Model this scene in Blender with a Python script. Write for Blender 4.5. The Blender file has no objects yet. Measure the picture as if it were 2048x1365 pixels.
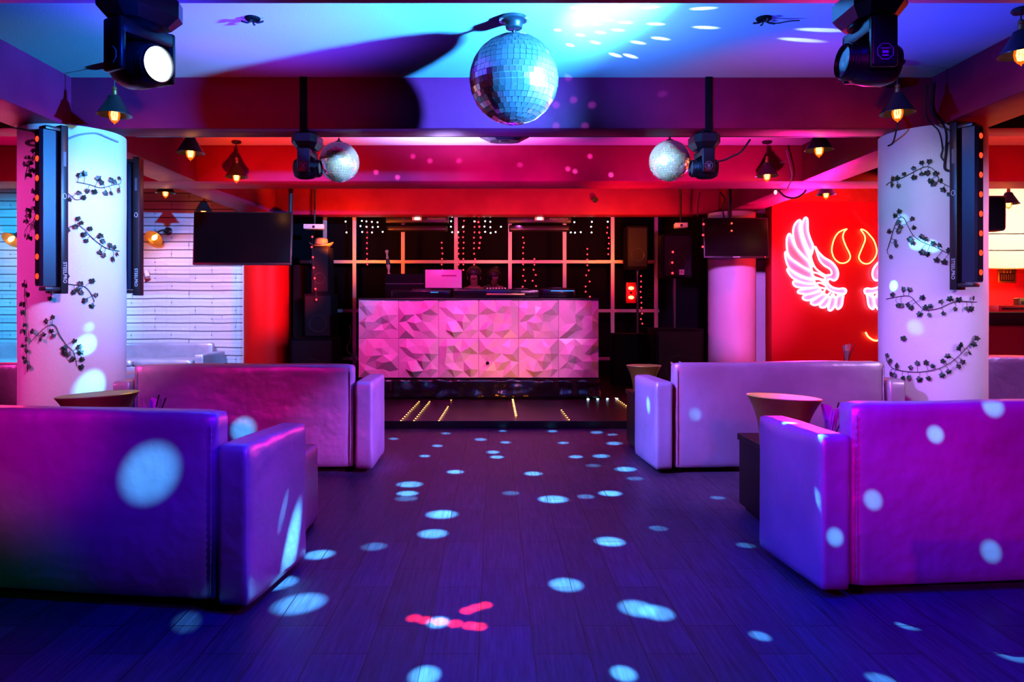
import bpy, bmesh, math, random
from mathutils import Vector, Matrix, Euler, noise
from mathutils.geometry import delaunay_2d_cdt, tessellate_polygon
random.seed(7)
C = bpy.context.scene.collection
PI = math.pi
# ---------------------------------------------------------------- camera model (measurements taken off the photograph)
F, CX, CY, H = 1450.0, 988.0, 614.0, 1.25
def P(px, py, Y):
    return Vector(((px - CX) / F * Y, Y, H - (py - CY) / F * Y))
def PF(px, py, Z=0.0):
    Y = F * (H - Z) / (py - CY)
    return Vector(((px - CX) / F * Y, Y, Z))
cam = bpy.data.objects.new('camera', bpy.data.cameras.new('camera'))
C.objects.link(cam)
cam.location = (0, 0, H); cam.rotation_euler = (PI / 2, 0, 0)
cam.data.sensor_width = 36; cam.data.lens = F / 2048 * 36
cam.data.shift_x = (1024 - CX) / 2048; cam.data.shift_y = (CY - 682.5) / 2048
cam.data.clip_start = 0.05
bpy.context.scene.camera = cam
# ---------------------------------------------------------------- materials
MATS = {}
def mat(name, base=(.5, .5, .5), rough=.5, metal=0., emit=None, es=0., alpha=None, bump=None, coat=0., spec=None):
    if name in MATS: return MATS[name]
    m = bpy.data.materials.new(name); m.use_nodes = True
    nt = m.node_tree; b = nt.nodes['Principled BSDF']
    b.inputs['Base Color'].default_value = (*base, 1)
    b.inputs['Roughness'].default_value = rough
    b.inputs['Metallic'].default_value = metal
    if coat: b.inputs['Coat Weight'].default_value = coat; b.inputs['Coat Roughness'].default_value = .1
    if spec is not None: b.inputs['Specular IOR Level'].default_value = spec
    if emit:
        b.inputs['Emission Color'].default_value = (*emit, 1); b.inputs['Emission Strength'].default_value = es
    if bump:
        tc = nt.nodes.new('ShaderNodeTexCoord'); prev = None
        for sc, st, dist in bump:
            n = nt.nodes.new('ShaderNodeTexNoise'); n.inputs['Scale'].default_value = sc; n.inputs['Detail'].default_value = 3
            nt.links.new(tc.outputs['Object'], n.inputs['Vector'])
            bp = nt.nodes.new('ShaderNodeBump'); bp.inputs['Strength'].default_value = st; bp.inputs['Distance'].default_value = dist
            nt.links.new(n.outputs['Fac'], bp.inputs['Height'])
            if prev: nt.links.new(prev.outputs['Normal'], bp.inputs['Normal'])
            prev = bp
        nt.links.new(prev.outputs['Normal'], b.inputs['Normal'])
    MATS[name] = m
    return m
def emis(name, col, st):
    if name in MATS: return MATS[name]
    m = bpy.data.materials.new(name); m.use_nodes = True; nt = m.node_tree; nt.nodes.clear()
    e = nt.nodes.new('ShaderNodeEmission'); e.inputs[0].default_value = (*col, 1); e.inputs[1].default_value = st
    o = nt.nodes.new('ShaderNodeOutputMaterial'); nt.links.new(e.outputs[0], o.inputs[0])
    MATS[name] = m; return m
def vary(m, c1, c2, scale, lo=.4, hi=.6, rough=None):
    """two tones mixed by noise into the base colour (dirt, worn paint)"""
    nt = m.node_tree; b = nt.nodes['Principled BSDF']
    tc = nt.nodes.new('ShaderNodeTexCoord'); n = nt.nodes.new('ShaderNodeTexNoise')
    n.inputs['Scale'].default_value = scale; n.inputs['Detail'].default_value = 5
    r = nt.nodes.new('ShaderNodeValToRGB'); r.color_ramp.elements[0].position = lo; r.color_ramp.elements[1].position = hi
    r.color_ramp.elements[0].color = (*c1, 1); r.color_ramp.elements[1].color = (*c2, 1)
    nt.links.new(tc.outputs['Object'], n.inputs['Vector']); nt.links.new(n.outputs['Fac'], r.inputs['Fac'])
    nt.links.new(r.outputs['Color'], b.inputs['Base Color'])
    return m
SILVER = vary(mat('silver_leatherette', rough=.36, metal=.45, bump=[(3.2, .35, .05), (13, .18, .025), (260, .12, .004)]), (.60, .58, .62), (.74, .72, .76), 2.2)
CEIL = mat('ceiling_paint', (.8, .8, .8), .8, bump=[(90, .25, .004)])
BEAM = vary(mat('oxblood_paint', rough=.5, spec=.15, bump=[(7, .2, .02), (80, .1, .004)]), (.27, .007, .065), (.35, .012, .085), 1.8)
WHITE = vary(mat('white_plaster', rough=.6, bump=[(5, .25, .02), (60, .3, .006)]), (.72, .71, .72), (.80, .79, .80), 1.5)
REDW = mat('red_wall_paint', (.72, .012, .02), .45, bump=[(4, .1, .02), (70, .1, .003)])
BLACK = mat('black_plastic', (.012, .012, .014), .35)
BLACKM = mat('black_matt', (.006, .005, .008), .8, spec=.08)
GLOSSB = mat('black_gloss', (.006, .006, .008), .2, spec=.25, bump=[(3, .3, .03), (9, .2, .02)])
METAL = mat('brushed_aluminium', (.62, .62, .64), .45, .6)
STEEL = mat('dark_steel', (.08, .08, .09), .35, .8)
SHADE = mat('black_enamel', (.015, .015, .017), .3)
BRASS = mat('aged_brass', (.5, .33, .1), .35, .9)
BRASSIN = mat('brass_shade_enamel', (.32, .16, .03), .35, .4)
BUCKET = vary(mat('brown_gold_bucket', rough=.4, metal=.25), (.26, .23, .03), (.34, .30, .05), 6)
BUCKIN = mat('bucket_inside', (.36, .38, .10), .4, .2)
LEAF = vary(mat('ivy_leaf', rough=.4), (.004, .02, .012), (.012, .045, .02), 30)
STEM = mat('ivy_stem', (.02, .045, .02), .6)
CABLE = mat('black_cable', (.01, .01, .01), .5)
PAPER = mat('white_napkin', (.82, .8, .82), .7)
SKIN = mat('skin', (.24, .12, .08), .6, spec=.2)
HAIR = mat('dark_hair', (.008, .006, .006), .5)
CLOTH = mat('black_shirt', (.015, .015, .018), .8)
WHITEP = mat('white_plastic', (.8, .8, .8), .4)
PANEL = mat('white_gypsum_panel', (.82, .8, .82), .28)
SCREEN = mat('tv_screen', (.003, .003, .004), .2, spec=.25)
TABLE = mat('dark_table_laminate', (.008, .006, .007), .45, spec=.12)
LOGO = mat('printed_logo', (.5, .55, .65), .5)
INK = mat('printed_white', (.75, .77, .8), .5)
def glassy(name, col, a):
    m = bpy.data.materials.new(name); m.use_nodes = True; nt = m.node_tree; nt.nodes.clear()
    t = nt.nodes.new('ShaderNodeBsdfTransparent'); t.inputs[0].default_value = (*col, 1)
    g = nt.nodes.new('ShaderNodeBsdfGlossy'); g.inputs['Roughness'].default_value = .05
    x = nt.nodes.new('ShaderNodeMixShader'); x.inputs[0].default_value = a
    o = nt.nodes.new('ShaderNodeOutputMaterial')
    nt.links.new(t.outputs[0], x.inputs[1]); nt.links.new(g.outputs[0], x.inputs[2]); nt.links.new(x.outputs[0], o.inputs[0])
    return m
AMBER = mat('amber_bulb_glass', (.9, .35, .05), .1, emit=(1, .22, .01), es=1.6)
FILA = emis('filament', (1, .62, .2), 14)
AMBERG = bpy.data.materials.new('amber_glass'); AMBERG.use_nodes = True
def _amber(nt):
    nt.nodes.clear()
    t = nt.nodes.new('ShaderNodeBsdfTransparent'); t.inputs[0].default_value = (1, .7, .35, 1)
    e = nt.nodes.new('ShaderNodeEmission'); e.inputs[0].default_value = (1, .16, .005, 1); e.inputs[1].default_value = 2.2
    x = nt.nodes.new('ShaderNodeMixShader'); x.inputs[0].default_value = .35; o = nt.nodes.new('ShaderNodeOutputMaterial')
    nt.links.new(t.outputs[0], x.inputs[1]); nt.links.new(e.outputs[0], x.inputs[2]); nt.links.new(x.outputs[0], o.inputs[0])
_amber(AMBERG.node_tree)
GLASS = glassy('clear_glass', (.95, .95, .97), .12)
LEDR = emis('red_led', (1, .02, .035), 5)
LEDW = emis('white_led', (.75, .95, 1), 5)
LEDO = emis('orange_led', (1, .42, .10), 9)
LEDB = emis('blue_led', (.45, .75, 1), 8)
LENSR = emis('red_lens', (1, .022, .006), 4.5)
LENSC = emis('white_lens', (.8, .95, 1), 25)
NEONP = emis('pink_neon', (1, .50, .80), 4.2)
NEONO = emis('orange_neon', (1, .50, .12), 4.2)
ACRYL = mat('glow_tinted_acrylic', (.95, .55, .8), .4)  # white acrylic given the pink glow of the tubes as its colour
# mirror ball tiles
MIRROR = mat('mirror_tile', (.93, .94, .96), .16, .92)
GROUT = mat('ball_core', (.35, .36, .4), .5)

# floor: wood-look tiles running towards the stage
def floor_mat():
    m = bpy.data.materials.new('wood_look_tile'); m.use_nodes = True; nt = m.node_tree; b = nt.nodes['Principled BSDF']
    tc = nt.nodes.new('ShaderNodeTexCoord'); mp = nt.nodes.new('ShaderNodeMapping'); mp.inputs['Rotation'].default_value = (0, 0, PI / 2)
    mp.inputs['Location'].default_value = (.13, .055, 0)
    nt.links.new(tc.outputs['Object'], mp.inputs['Vector'])
    br = nt.nodes.new('ShaderNodeTexBrick'); br.offset = .37; br.offset_frequency = 2
    br.inputs['Color1'].default_value = (.070, .062, .075, 1); br.inputs['Color2'].default_value = (.115, .10, .12, 1)
    br.inputs['Mortar'].default_value = (.012, .01, .012, 1); br.inputs['Scale'].default_value = 1
    br.inputs['Mortar Size'].default_value = .0026; br.inputs['Brick Width'].default_value = .62; br.inputs['Row Height'].default_value = .2
    br.inputs['Mortar Smooth'].default_value = .1
    nt.links.new(mp.outputs[0], br.inputs['Vector'])
    st = nt.nodes.new('ShaderNodeMapping'); st.inputs['Scale'].default_value = (70, 3.5, 1)
    nt.links.new(tc.outputs['Object'], st.inputs['Vector'])
    n = nt.nodes.new('ShaderNodeTexNoise'); n.inputs['Scale'].default_value = 1; n.inputs['Detail'].default_value = 6; n.inputs['Roughness'].default_value = .65
    nt.links.new(st.outputs[0], n.inputs['Vector'])
    r = nt.nodes.new('ShaderNodeValToRGB'); r.color_ramp.elements[0].position = .3; r.color_ramp.elements[1].position = .72
    r.color_ramp.elements[0].color = (.40, .40, .42, 1); r.color_ramp.elements[1].color = (1.5, 1.45, 1.5, 1)
    nt.links.new(n.outputs['Fac'], r.inputs['Fac'])
    mx = nt.nodes.new('ShaderNodeMix'); mx.data_type = 'RGBA'; mx.blend_type = 'MULTIPLY'; mx.inputs['Factor'].default_value = 1
    nt.links.new(br.outputs['Color'], mx.inputs['A']); nt.links.new(r.outputs['Color'], mx.inputs['B'])
    nt.links.new(mx.outputs['Result'], b.inputs['Base Color'])
    b.inputs['Roughness'].default_value = .42; b.inputs['Specular IOR Level'].default_value = .22
    b1 = nt.nodes.new('ShaderNodeBump'); b1.inputs['Strength'].default_value = .35; b1.inputs['Distance'].default_value = .004
    nt.links.new(n.outputs['Fac'], b1.inputs['Height'])
    inv = nt.nodes.new('ShaderNodeMath'); inv.operation = 'SUBTRACT'; inv.inputs[0].default_value = 1
    nt.links.new(br.outputs['Fac'], inv.inputs[1])
    b2 = nt.nodes.new('ShaderNodeBump'); b2.inputs['Strength'].default_value = .6; b2.inputs['Distance'].default_value = .003
    nt.links.new(inv.outputs[0], b2.inputs['Height']); nt.links.new(b1.outputs[0], b2.inputs['Normal'])
    nt.links.new(b2.outputs[0], b.inputs['Normal'])
    return m
def brick_mat():
    m = bpy.data.materials.new('white_ledge_stone'); m.use_nodes = True; nt = m.node_tree; b = nt.nodes['Principled BSDF']
    tc = nt.nodes.new('ShaderNodeTexCoord'); mp = nt.nodes.new('ShaderNodeMapping'); mp.inputs['Rotation'].default_value = (PI / 2, 0, 0)
    nt.links.new(tc.outputs['Object'], mp.inputs['Vector'])
    dn = nt.nodes.new('ShaderNodeTexNoise'); dn.inputs['Scale'].default_value = 1.7
    nt.links.new(mp.outputs[0], dn.inputs['Vector'])
    mv = nt.nodes.new('ShaderNodeMix'); mv.data_type = 'RGBA'; mv.blend_type = 'LINEAR_LIGHT'; mv.inputs['Factor'].default_value = .012
    nt.links.new(mp.outputs[0], mv.inputs['A']); nt.links.new(dn.outputs['Color'], mv.inputs['B'])
    prev = None; hs = []
    for (bw, rh, off, fq) in ((.62, .125, .41, 2), (.36, .0625, .3, 3)):
        br = nt.nodes.new('ShaderNodeTexBrick'); br.offset = off; br.offset_frequency = fq; br.squash = 1.4; br.squash_frequency = 3
        br.inputs['Color1'].default_value = (.15, .15, .15, 1); br.inputs['Color2'].default_value = (1, 1, 1, 1); br.inputs['Mortar'].default_value = (0, 0, 0, 1)
        br.inputs['Scale'].default_value = 1; br.inputs['Mortar Size'].default_value = .009; br.inputs['Brick Width'].default_value = bw; br.inputs['Row Height'].default_value = rh
        nt.links.new(mv.outputs['Result'], br.inputs['Vector']); hs.append(br)
    mh = nt.nodes.new('ShaderNodeMix'); mh.data_type = 'RGBA'; mh.inputs['Factor'].default_value = .45
    nt.links.new(hs[0].outputs['Color'], mh.inputs['A']); nt.links.new(hs[1].outputs['Color'], mh.inputs['B'])
    bp = nt.nodes.new('ShaderNodeBump'); bp.inputs['Strength'].default_value = .9; bp.inputs['Distance'].default_value = .035
    nt.links.new(mh.outputs['Result'], bp.inputs['Height'])
    n = nt.nodes.new('ShaderNodeTexNoise'); n.inputs['Scale'].default_value = 14; n.inputs['Detail'].default_value = 5
    nt.links.new(mp.outputs[0], n.inputs['Vector'])
    bp2 = nt.nodes.new('ShaderNodeBump'); bp2.inputs['Strength'].default_value = .5; bp2.inputs['Distance'].default_value = .02
    nt.links.new(n.outputs['Fac'], bp2.inputs['Height']); nt.links.new(bp.outputs[0], bp2.inputs['Normal'])
    nt.links.new(bp2.outputs[0], b.inputs['Normal'])
    rr = nt.nodes.new('ShaderNodeValToRGB'); rr.color_ramp.elements[0].position = 0; rr.color_ramp.elements[1].position = .12
    rr.color_ramp.elements[0].color = (.13, .12, .13, 1); rr.color_ramp.elements[1].color = (.62, .61, .62, 1); e3 = rr.color_ramp.elements.new(1.); e3.color = (.80, .79, .80, 1)
    nt.links.new(mh.outputs['Result'], rr.inputs['Fac']); nt.links.new(rr.outputs['Color'], b.inputs['Base Color'])
    b.inputs['Roughness'].default_value = .7
    return m

# ---------------------------------------------------------------- mesh builder
class MB:
    def __init__(s): s.bm = bmesh.new()
    def quad(s, pts):
        return s.bm.faces.new([s.bm.verts.new(p) for p in pts])
    def box(s, c, size, r=0., seg=2, rot=None):
        c = Vector(c); t = bmesh.ops.create_cube(s.bm, size=1)
        M = Matrix.Translation(c) @ (rot.to_4x4() if rot else Matrix()) @ Matrix.Diagonal((*size, 1))
        bmesh.ops.transform(s.bm, matrix=M, verts=t['verts'])
        if r:
            es = list({e for v in t['verts'] for e in v.link_edges})
            bmesh.ops.bevel(s.bm, geom=es, offset=min(r, min(size) * .49), segments=seg, profile=.5, affect='EDGES')
        return s
    def pad(s, c, size, r, n=10, amp=.004, seed=0, puff=.0):
        """rounded upholstered block: subdivided cube pulled to a rounded box, with soft dents"""
        c = Vector(c); hx = Vector(size) / 2; vs = []; m = n + 2
        for ax in range(3):
            for sg in (-1, 1):
                g = []
                for i in range(m + 1):
                    row = []
                    for j in range(m + 1):
                        p = [0, 0, 0]; p[ax] = sg; p[(ax + 1) % 3] = -1 + 2 * i / m; p[(ax + 2) % 3] = -1 + 2 * j / m
                        v = s.bm.verts.new(p); row.append(v); vs.append(v)
                    g.append(row)
                for i in range(m):
                    for j in range(m): s.bm.faces.new((g[i][j], g[i + 1][j], g[i + 1][j + 1], g[i][j + 1]))
        for v in vs:
            # denser towards the edges
            u = Vector([math.copysign(abs(k) ** .55, k) if abs(k) < 1 else k for k in v.co])
            p = Vector([u[i] * hx[i] for i in range(3)])
            q = Vector([max(-hx[i] + r, min(hx[i] - r, p[i])) for i in range(3)])
            d = p - q
            nn = d.normalized() if d.length > 1e-6 else Vector()
            p = q + nn * r if d.length > 1e-6 else p
            w = noise.noise((p + c) * 3.1 + Vector((seed * 7.3, seed, 0))) + .5 * noise.noise((p + c) * 8 + Vector((seed, seed * 3, 5)))
            bul = puff * (1 - abs(u[0]) ** 3) * (1 - abs(u[2]) ** 3)
            p = p + nn * (amp * w)
            if nn.length > 0: p = p + nn * bul
            v.co = p + c
        return s
    def tube(s, pts, r, seg=6, closed=False, cap=True):
        pts = [Vector(p) for p in pts]; n = len(pts); rings = []
        rr = r if isinstance(r, (list, tuple)) else [r] * n
        up = Vector((.13, .31, .94)); prevu = None
        for i, p in enumerate(pts):
            a = pts[(i - 1) % n] if (closed or i > 0) else p
            b = pts[(i + 1) % n] if (closed or i < n - 1) else p
            d = (b - a)
            d = d.normalized() if d.length > 1e-9 else Vector((0, 0, 1))
            u = prevu - d * prevu.dot(d) if prevu else up - d * up.dot(d)
            if u.length < 1e-4: u = Vector((1, 0, 0)) - d * d.x
            u.normalize(); prevu = u; w = d.cross(u)
            rings.append([s.bm.verts.new(p + (u * math.cos(k * 2 * PI / seg) + w * math.sin(k * 2 * PI / seg)) * rr[i]) for k in range(seg)])
        m = n if closed else n - 1
        for i in range(m):
            A, B = rings[i], rings[(i + 1) % n]
            for k in range(seg):
                s.bm.faces.new((A[k], A[(k + 1) % seg], B[(k + 1) % seg], B[k]))
        if cap and not closed:
            s.bm.faces.new(rings[0][::-1]); s.bm.faces.new(rings[-1])
        return s
    def cyl(s, a, b, r0, r1=None, seg=24):
        return s.tube([a, b], [r0, r0 if r1 is None else r1], seg)
    def lathe(s, prof, c=(0, 0, 0), seg=32, rot=None, sx=1., sy=1.):
        c = Vector(c); rings = []
        for (r, z) in prof:
            ring = []
            for k in range(seg):
                p = Vector((r * sx * math.cos(2 * PI * k / seg), r * sy * math.sin(2 * PI * k / seg), z))
                if rot: p = rot @ p
                ring.append(s.bm.verts.new(p + c))
            rings.append(ring)
        for A, B in zip(rings, rings[1:]):
            for k in range(seg): s.bm.faces.new((A[k], A[(k + 1) % seg], B[(k + 1) % seg], B[k]))
        for ring, pr in ((rings[0], prof[0]), (rings[-1], prof[-1])):
            if pr[0] > 1e-5: 
                try: s.bm.faces.new(ring)
                except Exception: pass
        return s
    def ball(s, c, r, seg=10, ring=7, sc=(1, 1, 1), rot=None):
        t = bmesh.ops.create_uvsphere(s.bm, u_segments=seg, v_segments=ring, radius=r)
        M = Matrix.Translation(Vector(c)) @ (rot.to_4x4() if rot else Matrix()) @ Matrix.Diagonal((*sc, 1))
        bmesh.ops.transform(s.bm, matrix=M, verts=t['verts']); return s
    def prism(s, poly, z0, z1, M=None):
        """outline poly (x,y) extruded from z0 to z1"""
        M = M or Matrix(); n = len(poly)
        A = [s.bm.verts.new(M @ Vector((x, y, z0))) for x, y in poly]; B = [s.bm.verts.new(M @ Vector((x, y, z1))) for x, y in poly]
        s.bm.faces.new(A[::-1]); s.bm.faces.new(B)
        for k in range(n): s.bm.faces.new((A[k], A[(k + 1) % n], B[(k + 1) % n], B[k]))
        return s
    def build(s, name, m, parent=None, smooth=True, angle=38, label=None, kind=None):
        bmesh.ops.remove_doubles(s.bm, verts=s.bm.verts, dist=1e-6)
        bmesh.ops.recalc_face_normals(s.bm, faces=s.bm.faces)
        me = bpy.data.meshes.new(name); s.bm.to_mesh(me); s.bm.free()
        me.materials.append(m)
        if smooth:
            me.polygons.foreach_set('use_smooth', [True] * len(me.polygons))
            try: me.set_sharp_from_angle(angle=math.radians(angle))
            except Exception: pass
        o = bpy.data.objects.new(name, me); C.objects.link(o)
        if parent: o.parent = parent
        if label: o['label'] = label
        if kind: o['kind'] = kind
        return o
def thing(name, label, cat, loc=(0, 0, 0), rz=0., group=None, rot=None):
    o = bpy.data.objects.new(name, None); C.objects.link(o); o.empty_display_size = .1
    o.location = loc; o.rotation_euler = rot if rot else (0, 0, rz)
    o['label'] = label; o['category'] = cat
    if group: o['group'] = group
    return o
def tag(o, label, cat, group=None):
    o['label'] = label; o['category'] = cat
    if group: o['group'] = group
    return o
def struct(o): o['kind'] = 'structure'; return o
def dup(root, loc, rz, label, group=None, rot=None):
    r = root.copy(); C.objects.link(r); r.location = loc; r.rotation_euler = rot if rot else (0, 0, rz); r['label'] = label
    if group: r['group'] = group
    for ch in list(root.children):
        c = ch.copy(); C.objects.link(c); c.parent = r
        for g in list(ch.children):
            d = g.copy(); C.objects.link(d); d.parent = c
    return r
def text(name, body, size, M, m, parent, ext=.0008):
    cu = bpy.data.curves.new(name, 'FONT'); cu.body = body; cu.size = size; cu.align_x = 'CENTER'; cu.align_y = 'CENTER'; cu.extrude = ext
    t = bpy.data.objects.new(name + '_tmp', cu); C.objects.link(t)
    dg = bpy.context.evaluated_depsgraph_get(); me = bpy.data.meshes.new_from_object(t.evaluated_get(dg))
    bpy.data.objects.remove(t); me.transform(M); me.materials.clear(); me.materials.append(m)
    o = bpy.data.objects.new(name, me); C.objects.link(o); o.parent = parent
    return o
def smoothpath(pts, k=5, closed=False):
    pts = [Vector(p) for p in pts]; n = len(pts); out = []
    m = n if closed else n - 1
    for i in range(m):
        g = lambda j: pts[j % n] if closed else pts[max(0, min(n - 1, j))]
        a, b, c, d = g(i - 1), g(i), g(i + 1), g(i + 2)
        for q in range(k):
            t = q / k
            out.append(.5 * ((2 * b) + (c - a) * t + (2 * a - 5 * b + 4 * c - d) * t * t + (3 * b - a - 3 * c + d) * t ** 3))
    if not closed: out.append(pts[-1])
    return out

# ---------------------------------------------------------------- room shell
ZB, ZC = 2.67, 3.08          # underside of the beams, ceiling
XL, XR, YF, YB = -8.3, 9.6, -4.0, 12.5
def slab(name, lo, hi, m, r=0.):
    lo, hi = Vector(lo), Vector(hi)
    return struct(MB().box((lo + hi) / 2, hi - lo, r).build(name, m, smooth=bool(r)))
slab('floor', (XL, YF, -.1), (XR, YB, 0), floor_mat())
slab('ceiling', (XL, YF, ZC), (XR, YB, ZC + .12), CEIL)
slab('wall_left', (XL - .15, YF, 0), (XL, YB, ZC), WHITE)
slab('wall_right', (XR, YF, 0), (XR + .15, YB, ZC), REDW)
slab('wall_rear', (XL, YF - .15, 0), (XR, YF, ZC), BLACKM)
slab('wall_stage', (-4.2, YB, 0), (4.2, YB + .15, ZC), BLACKM)
slab('wall_brick', (XL, 11.15, 0), (-3.86, 11.35, ZC), brick_mat())
slab('trim_1', (-3.86, 11.13, 0), (-3.79, 11.35, ZB), WHITE, .006)
slab('wall_stage_left', (-4.0, 11.36, 0), (-3.85, YB, ZC), BLACKM)
slab('wall_stage_right', (3.95, 11.36, 0), (4.1, YB, ZC), BLACKM)
slab('wall_back_right', (3.93, 11.2, 0), (6.2, 11.35, ZC), WHITE)
slab('wall_red', (4.06, 10.6, 0), (6.05, 10.85, 2.79), REDW, .004)
slab('wall_lintel', (4.06, 10.66, 2.79), (6.05, 10.85, ZC), vary(mat('orange_lit_plaster', rough=.7, bump=[(60, .3, .004)]), (.62, .26, .08), (.7, .34, .12), 5))  # orange light on this wall strip put into the plaster's colour
# beams
slab('ceiling_beam_near', (XL, 3.0, ZB), (XR, 3.40, ZC), BEAM, .012)
slab('ceiling_beam_middle', (XL, 5.77, ZB), (XR, 6.05, ZC), BEAM, .012)
slab('ceiling_beam_far', (XL, 8.2, ZB), (XR, 8.72, ZC), BEAM, .012)
slab('ceiling_beam_stage', (-3.36, 11.15, ZB), (3.48, 11.5, ZC), BEAM, .012)
for nm, a, b in (('left', -3.80, -3.36), ('right', 3.48, 3.92)):
    for q, (y0, y1) in enumerate(((YF, 3.0), (3.4, 5.77), (6.05, 8.2), (8.72, 11.5))):
        slab('ceiling_beam_' + nm + ('_rear', '_front', '_middle', '_back')[q], (a, y0, ZB), (b, y1, ZC), BEAM, .012)
COLS = {'left': (-3.48, 6.0, .392), 'right': (3.62, 6.0, .392), 'stage_left': (-3.48, 11.15, .35), 'stage_right': (3.62, 11.05, .35)}
REDC = mat('red_column_paint', (.68, .004, .004), .5, spec=.1, bump=[(6, .15, .02)])
for nm, (x, y, r) in COLS.items():
    prof = [(r * 1.003, 0)] + [(r * (1 + .004 * math.sin(k * 1.7)), k * ZB / 10) for k in range(1, 10)] + [(r, ZB)]
    struct(MB().lathe(prof, (x, y, 0), 56).build('column_' + nm, REDC if nm == 'stage_left' else WHITE))
# skim of beam paint run down onto the column heads, ragged
# conduit along the lower edge of the middle beam
for nm, y, z in (('middle', 6.075, ZB + .015), ):
    c = MB().tube([(-3.0, y, z), (3.2, y, z)], .013, 8).build('ceiling_conduit', STEEL)
    tag(c, 'thin dark conduit pipe along the lower edge of the middle red beam', 'pipe')
# stage
st = struct(MB().box(((-3.79 + 3.9) / 2, 9.95, .04), (7.66, 5.0, .08), .004).build('stage_floor', vary(mat('dark_stage_boards', rough=.32, spec=.12, bump=[(5, .1, .01)]), (.012, .008, .010), (.022, .013, .015), 3), smooth=False))
tr = struct(MB().box((0.05, 7.435, .04), (7.66, .025, .082), .003).build('trim_2', BLACK, smooth=False))

# ---------------------------------------------------------------- sofas
def sofa(label, loc, rz, h=.815, ah=.69, w=1.66, al=.61, seed=1, aw=.135, flush=-.02):
    t = thing('sofa', label, 'sofa', loc, rz, 'silver sofas')
    MB().pad((0, .06, (h + .035) / 2), (w, .115, h - .035), .028, 11, .006, seed).build('backrest', SILVER, t, angle=180)
    for s in (-1, 1):
        MB().pad((s * (w / 2 + .014 + aw / 2), al / 2 + flush, (ah + .03) / 2), (aw, al, ah - .03), .024, 9, .005, seed + s * 3).build('arm', SILVER, t, angle=180)
    MB().pad((0, .12 + (al - .1) / 2, .23), (w - .004, al - .1, .36), .04, 7, .004, seed + 9).build('seat_base', SILVER, t, angle=180)
    for sx in (-1, 1):
        MB().pad((sx * w / 4, .12 + (al - .1) / 2, .45), (w / 2 - .01, al - .1, .10), .04, 7, .004, seed + 12 + sx).build('seat_cushion', SILVER, t, angle=180)
    for sx in (-1, 1):
        for y in (.05, al - .07):
            MB().cyl((sx * (w / 2 - .05), y, 0), (sx * (w / 2 - .05), y, .06), .022, .03, 10).build('foot', BLACKM, t)
    # beaded seam down each rear edge of the back
    for sx in (-1, 1):
        n = 96; z = lambda i: .07 + i * (h - .12) / n
        MB().tube([(sx * (w / 2 - .022), .003, z(i)) for i in range(n + 1)], [.0015 + .0035 * abs(math.sin(i * PI / 4)) for i in range(n + 1)], 6).build('seam', SILVER, t)
    return t
def corner(cx, cy, lx, ly, a):     # origin so that local (lx,ly) lands on (cx,cy)
    return (cx - (lx * math.cos(a) - ly * math.sin(a)), cy - (lx * math.sin(a) + ly * math.cos(a)), 0)
HW = 1.66 / 2 + .014 + .135
a = math.radians(-8.2); sofa('silver sofa seen from behind, nearest on the left, blue light patch on its back', corner(-.9955, 2.928, HW, -.02, a), a, seed=1)
sofa('silver leatherette sofa seen from behind, between the left ivy column and the stage', corner(-.912, 5.443, HW, -.02, 0), 0, seed=2)
a = math.radians(4.5); sofa('silver leatherette sofa seen from behind, in front of the red wall with the neon wings', corner(1.205, 5.394, -HW, -.02, a), a, h=.83, seed=3)
a = math.radians(5); sofa('silver leatherette sofa seen from behind, nearest on the right, pink and blue lit', corner(1.397, 3.093, -HW, -.02, a), a, h=.83, ah=.70, seed=4)
sofa('silver sofa at the far left edge, behind the left ivy column', (-4.42, 6.5, 0), 0, h=.745, ah=.62, seed=5)
sofa('silver sofa at the far right edge, behind the right ivy column', (4.77, 6.55, 0), 0, h=.806, ah=.66, seed=6)
sofa('silver sofa facing the room against the white brick wall, beside the red column', (-5.11, 11.08, 0), PI, h=.70, ah=.575, w=1.70, al=.85, seed=7)
sofa('silver sofa facing the room against the white brick wall, further left behind the ivy column', (-7.16, 11.08, 0), PI, h=.70, ah=.575, w=1.70, al=.85, seed=8)

# pouf and tables
pf = thing('pouf', 'silver leatherette cube pouf beyond the front left sofa arm', 'pouf', (-1.26, 3.98, 0))
MB().pad((0, 0, .242), (.49, .44, .435), .02, 8, .003, 21).build('cushion_body', SILVER, pf, angle=180)
MB().box((0, 0, .015), (.44, .40, .03)).build('base', BLACKM, pf)
def table(label, c, size):
    t = thing('low_table', label, 'table', (c[0], c[1], 0))
    sx, sy, sz = size
    MB().box((0, 0, sz - .02), (sx, sy, .04), .004).build('tabletop', TABLE, t, False)
    b = MB(); b.box((0, 0, (sz - .04) / 2 + .015), (sx - .02, sy - .02, sz - .07), .003); b.build('table_body', TABLE, t, False)
    MB().box((0, 0, .012), (sx - .08, sy - .08, .024)).build('plinth', BLACKM, t, False)
    return t
table('low dark table with the gold bucket and straws, beyond the front right sofa', (1.95, 4.235), (.87, .57, .464))
table('low dark table hidden behind the front left sofa, carrying a brown bucket', (-2.3, 4.22), (1.0, .44, .464))
table('low dark table at the stage edge beyond the far right sofa, carrying a bucket', (1.62, 6.42), (.84, .40, .5))
table('low table in front of the red neon wall, carrying a glass', (4.55, 9.3), (.8, .6, .52))
table('black table edge at the bottom right corner of the room view', (1.98, 1.80), (.95, .52, .46))

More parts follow.
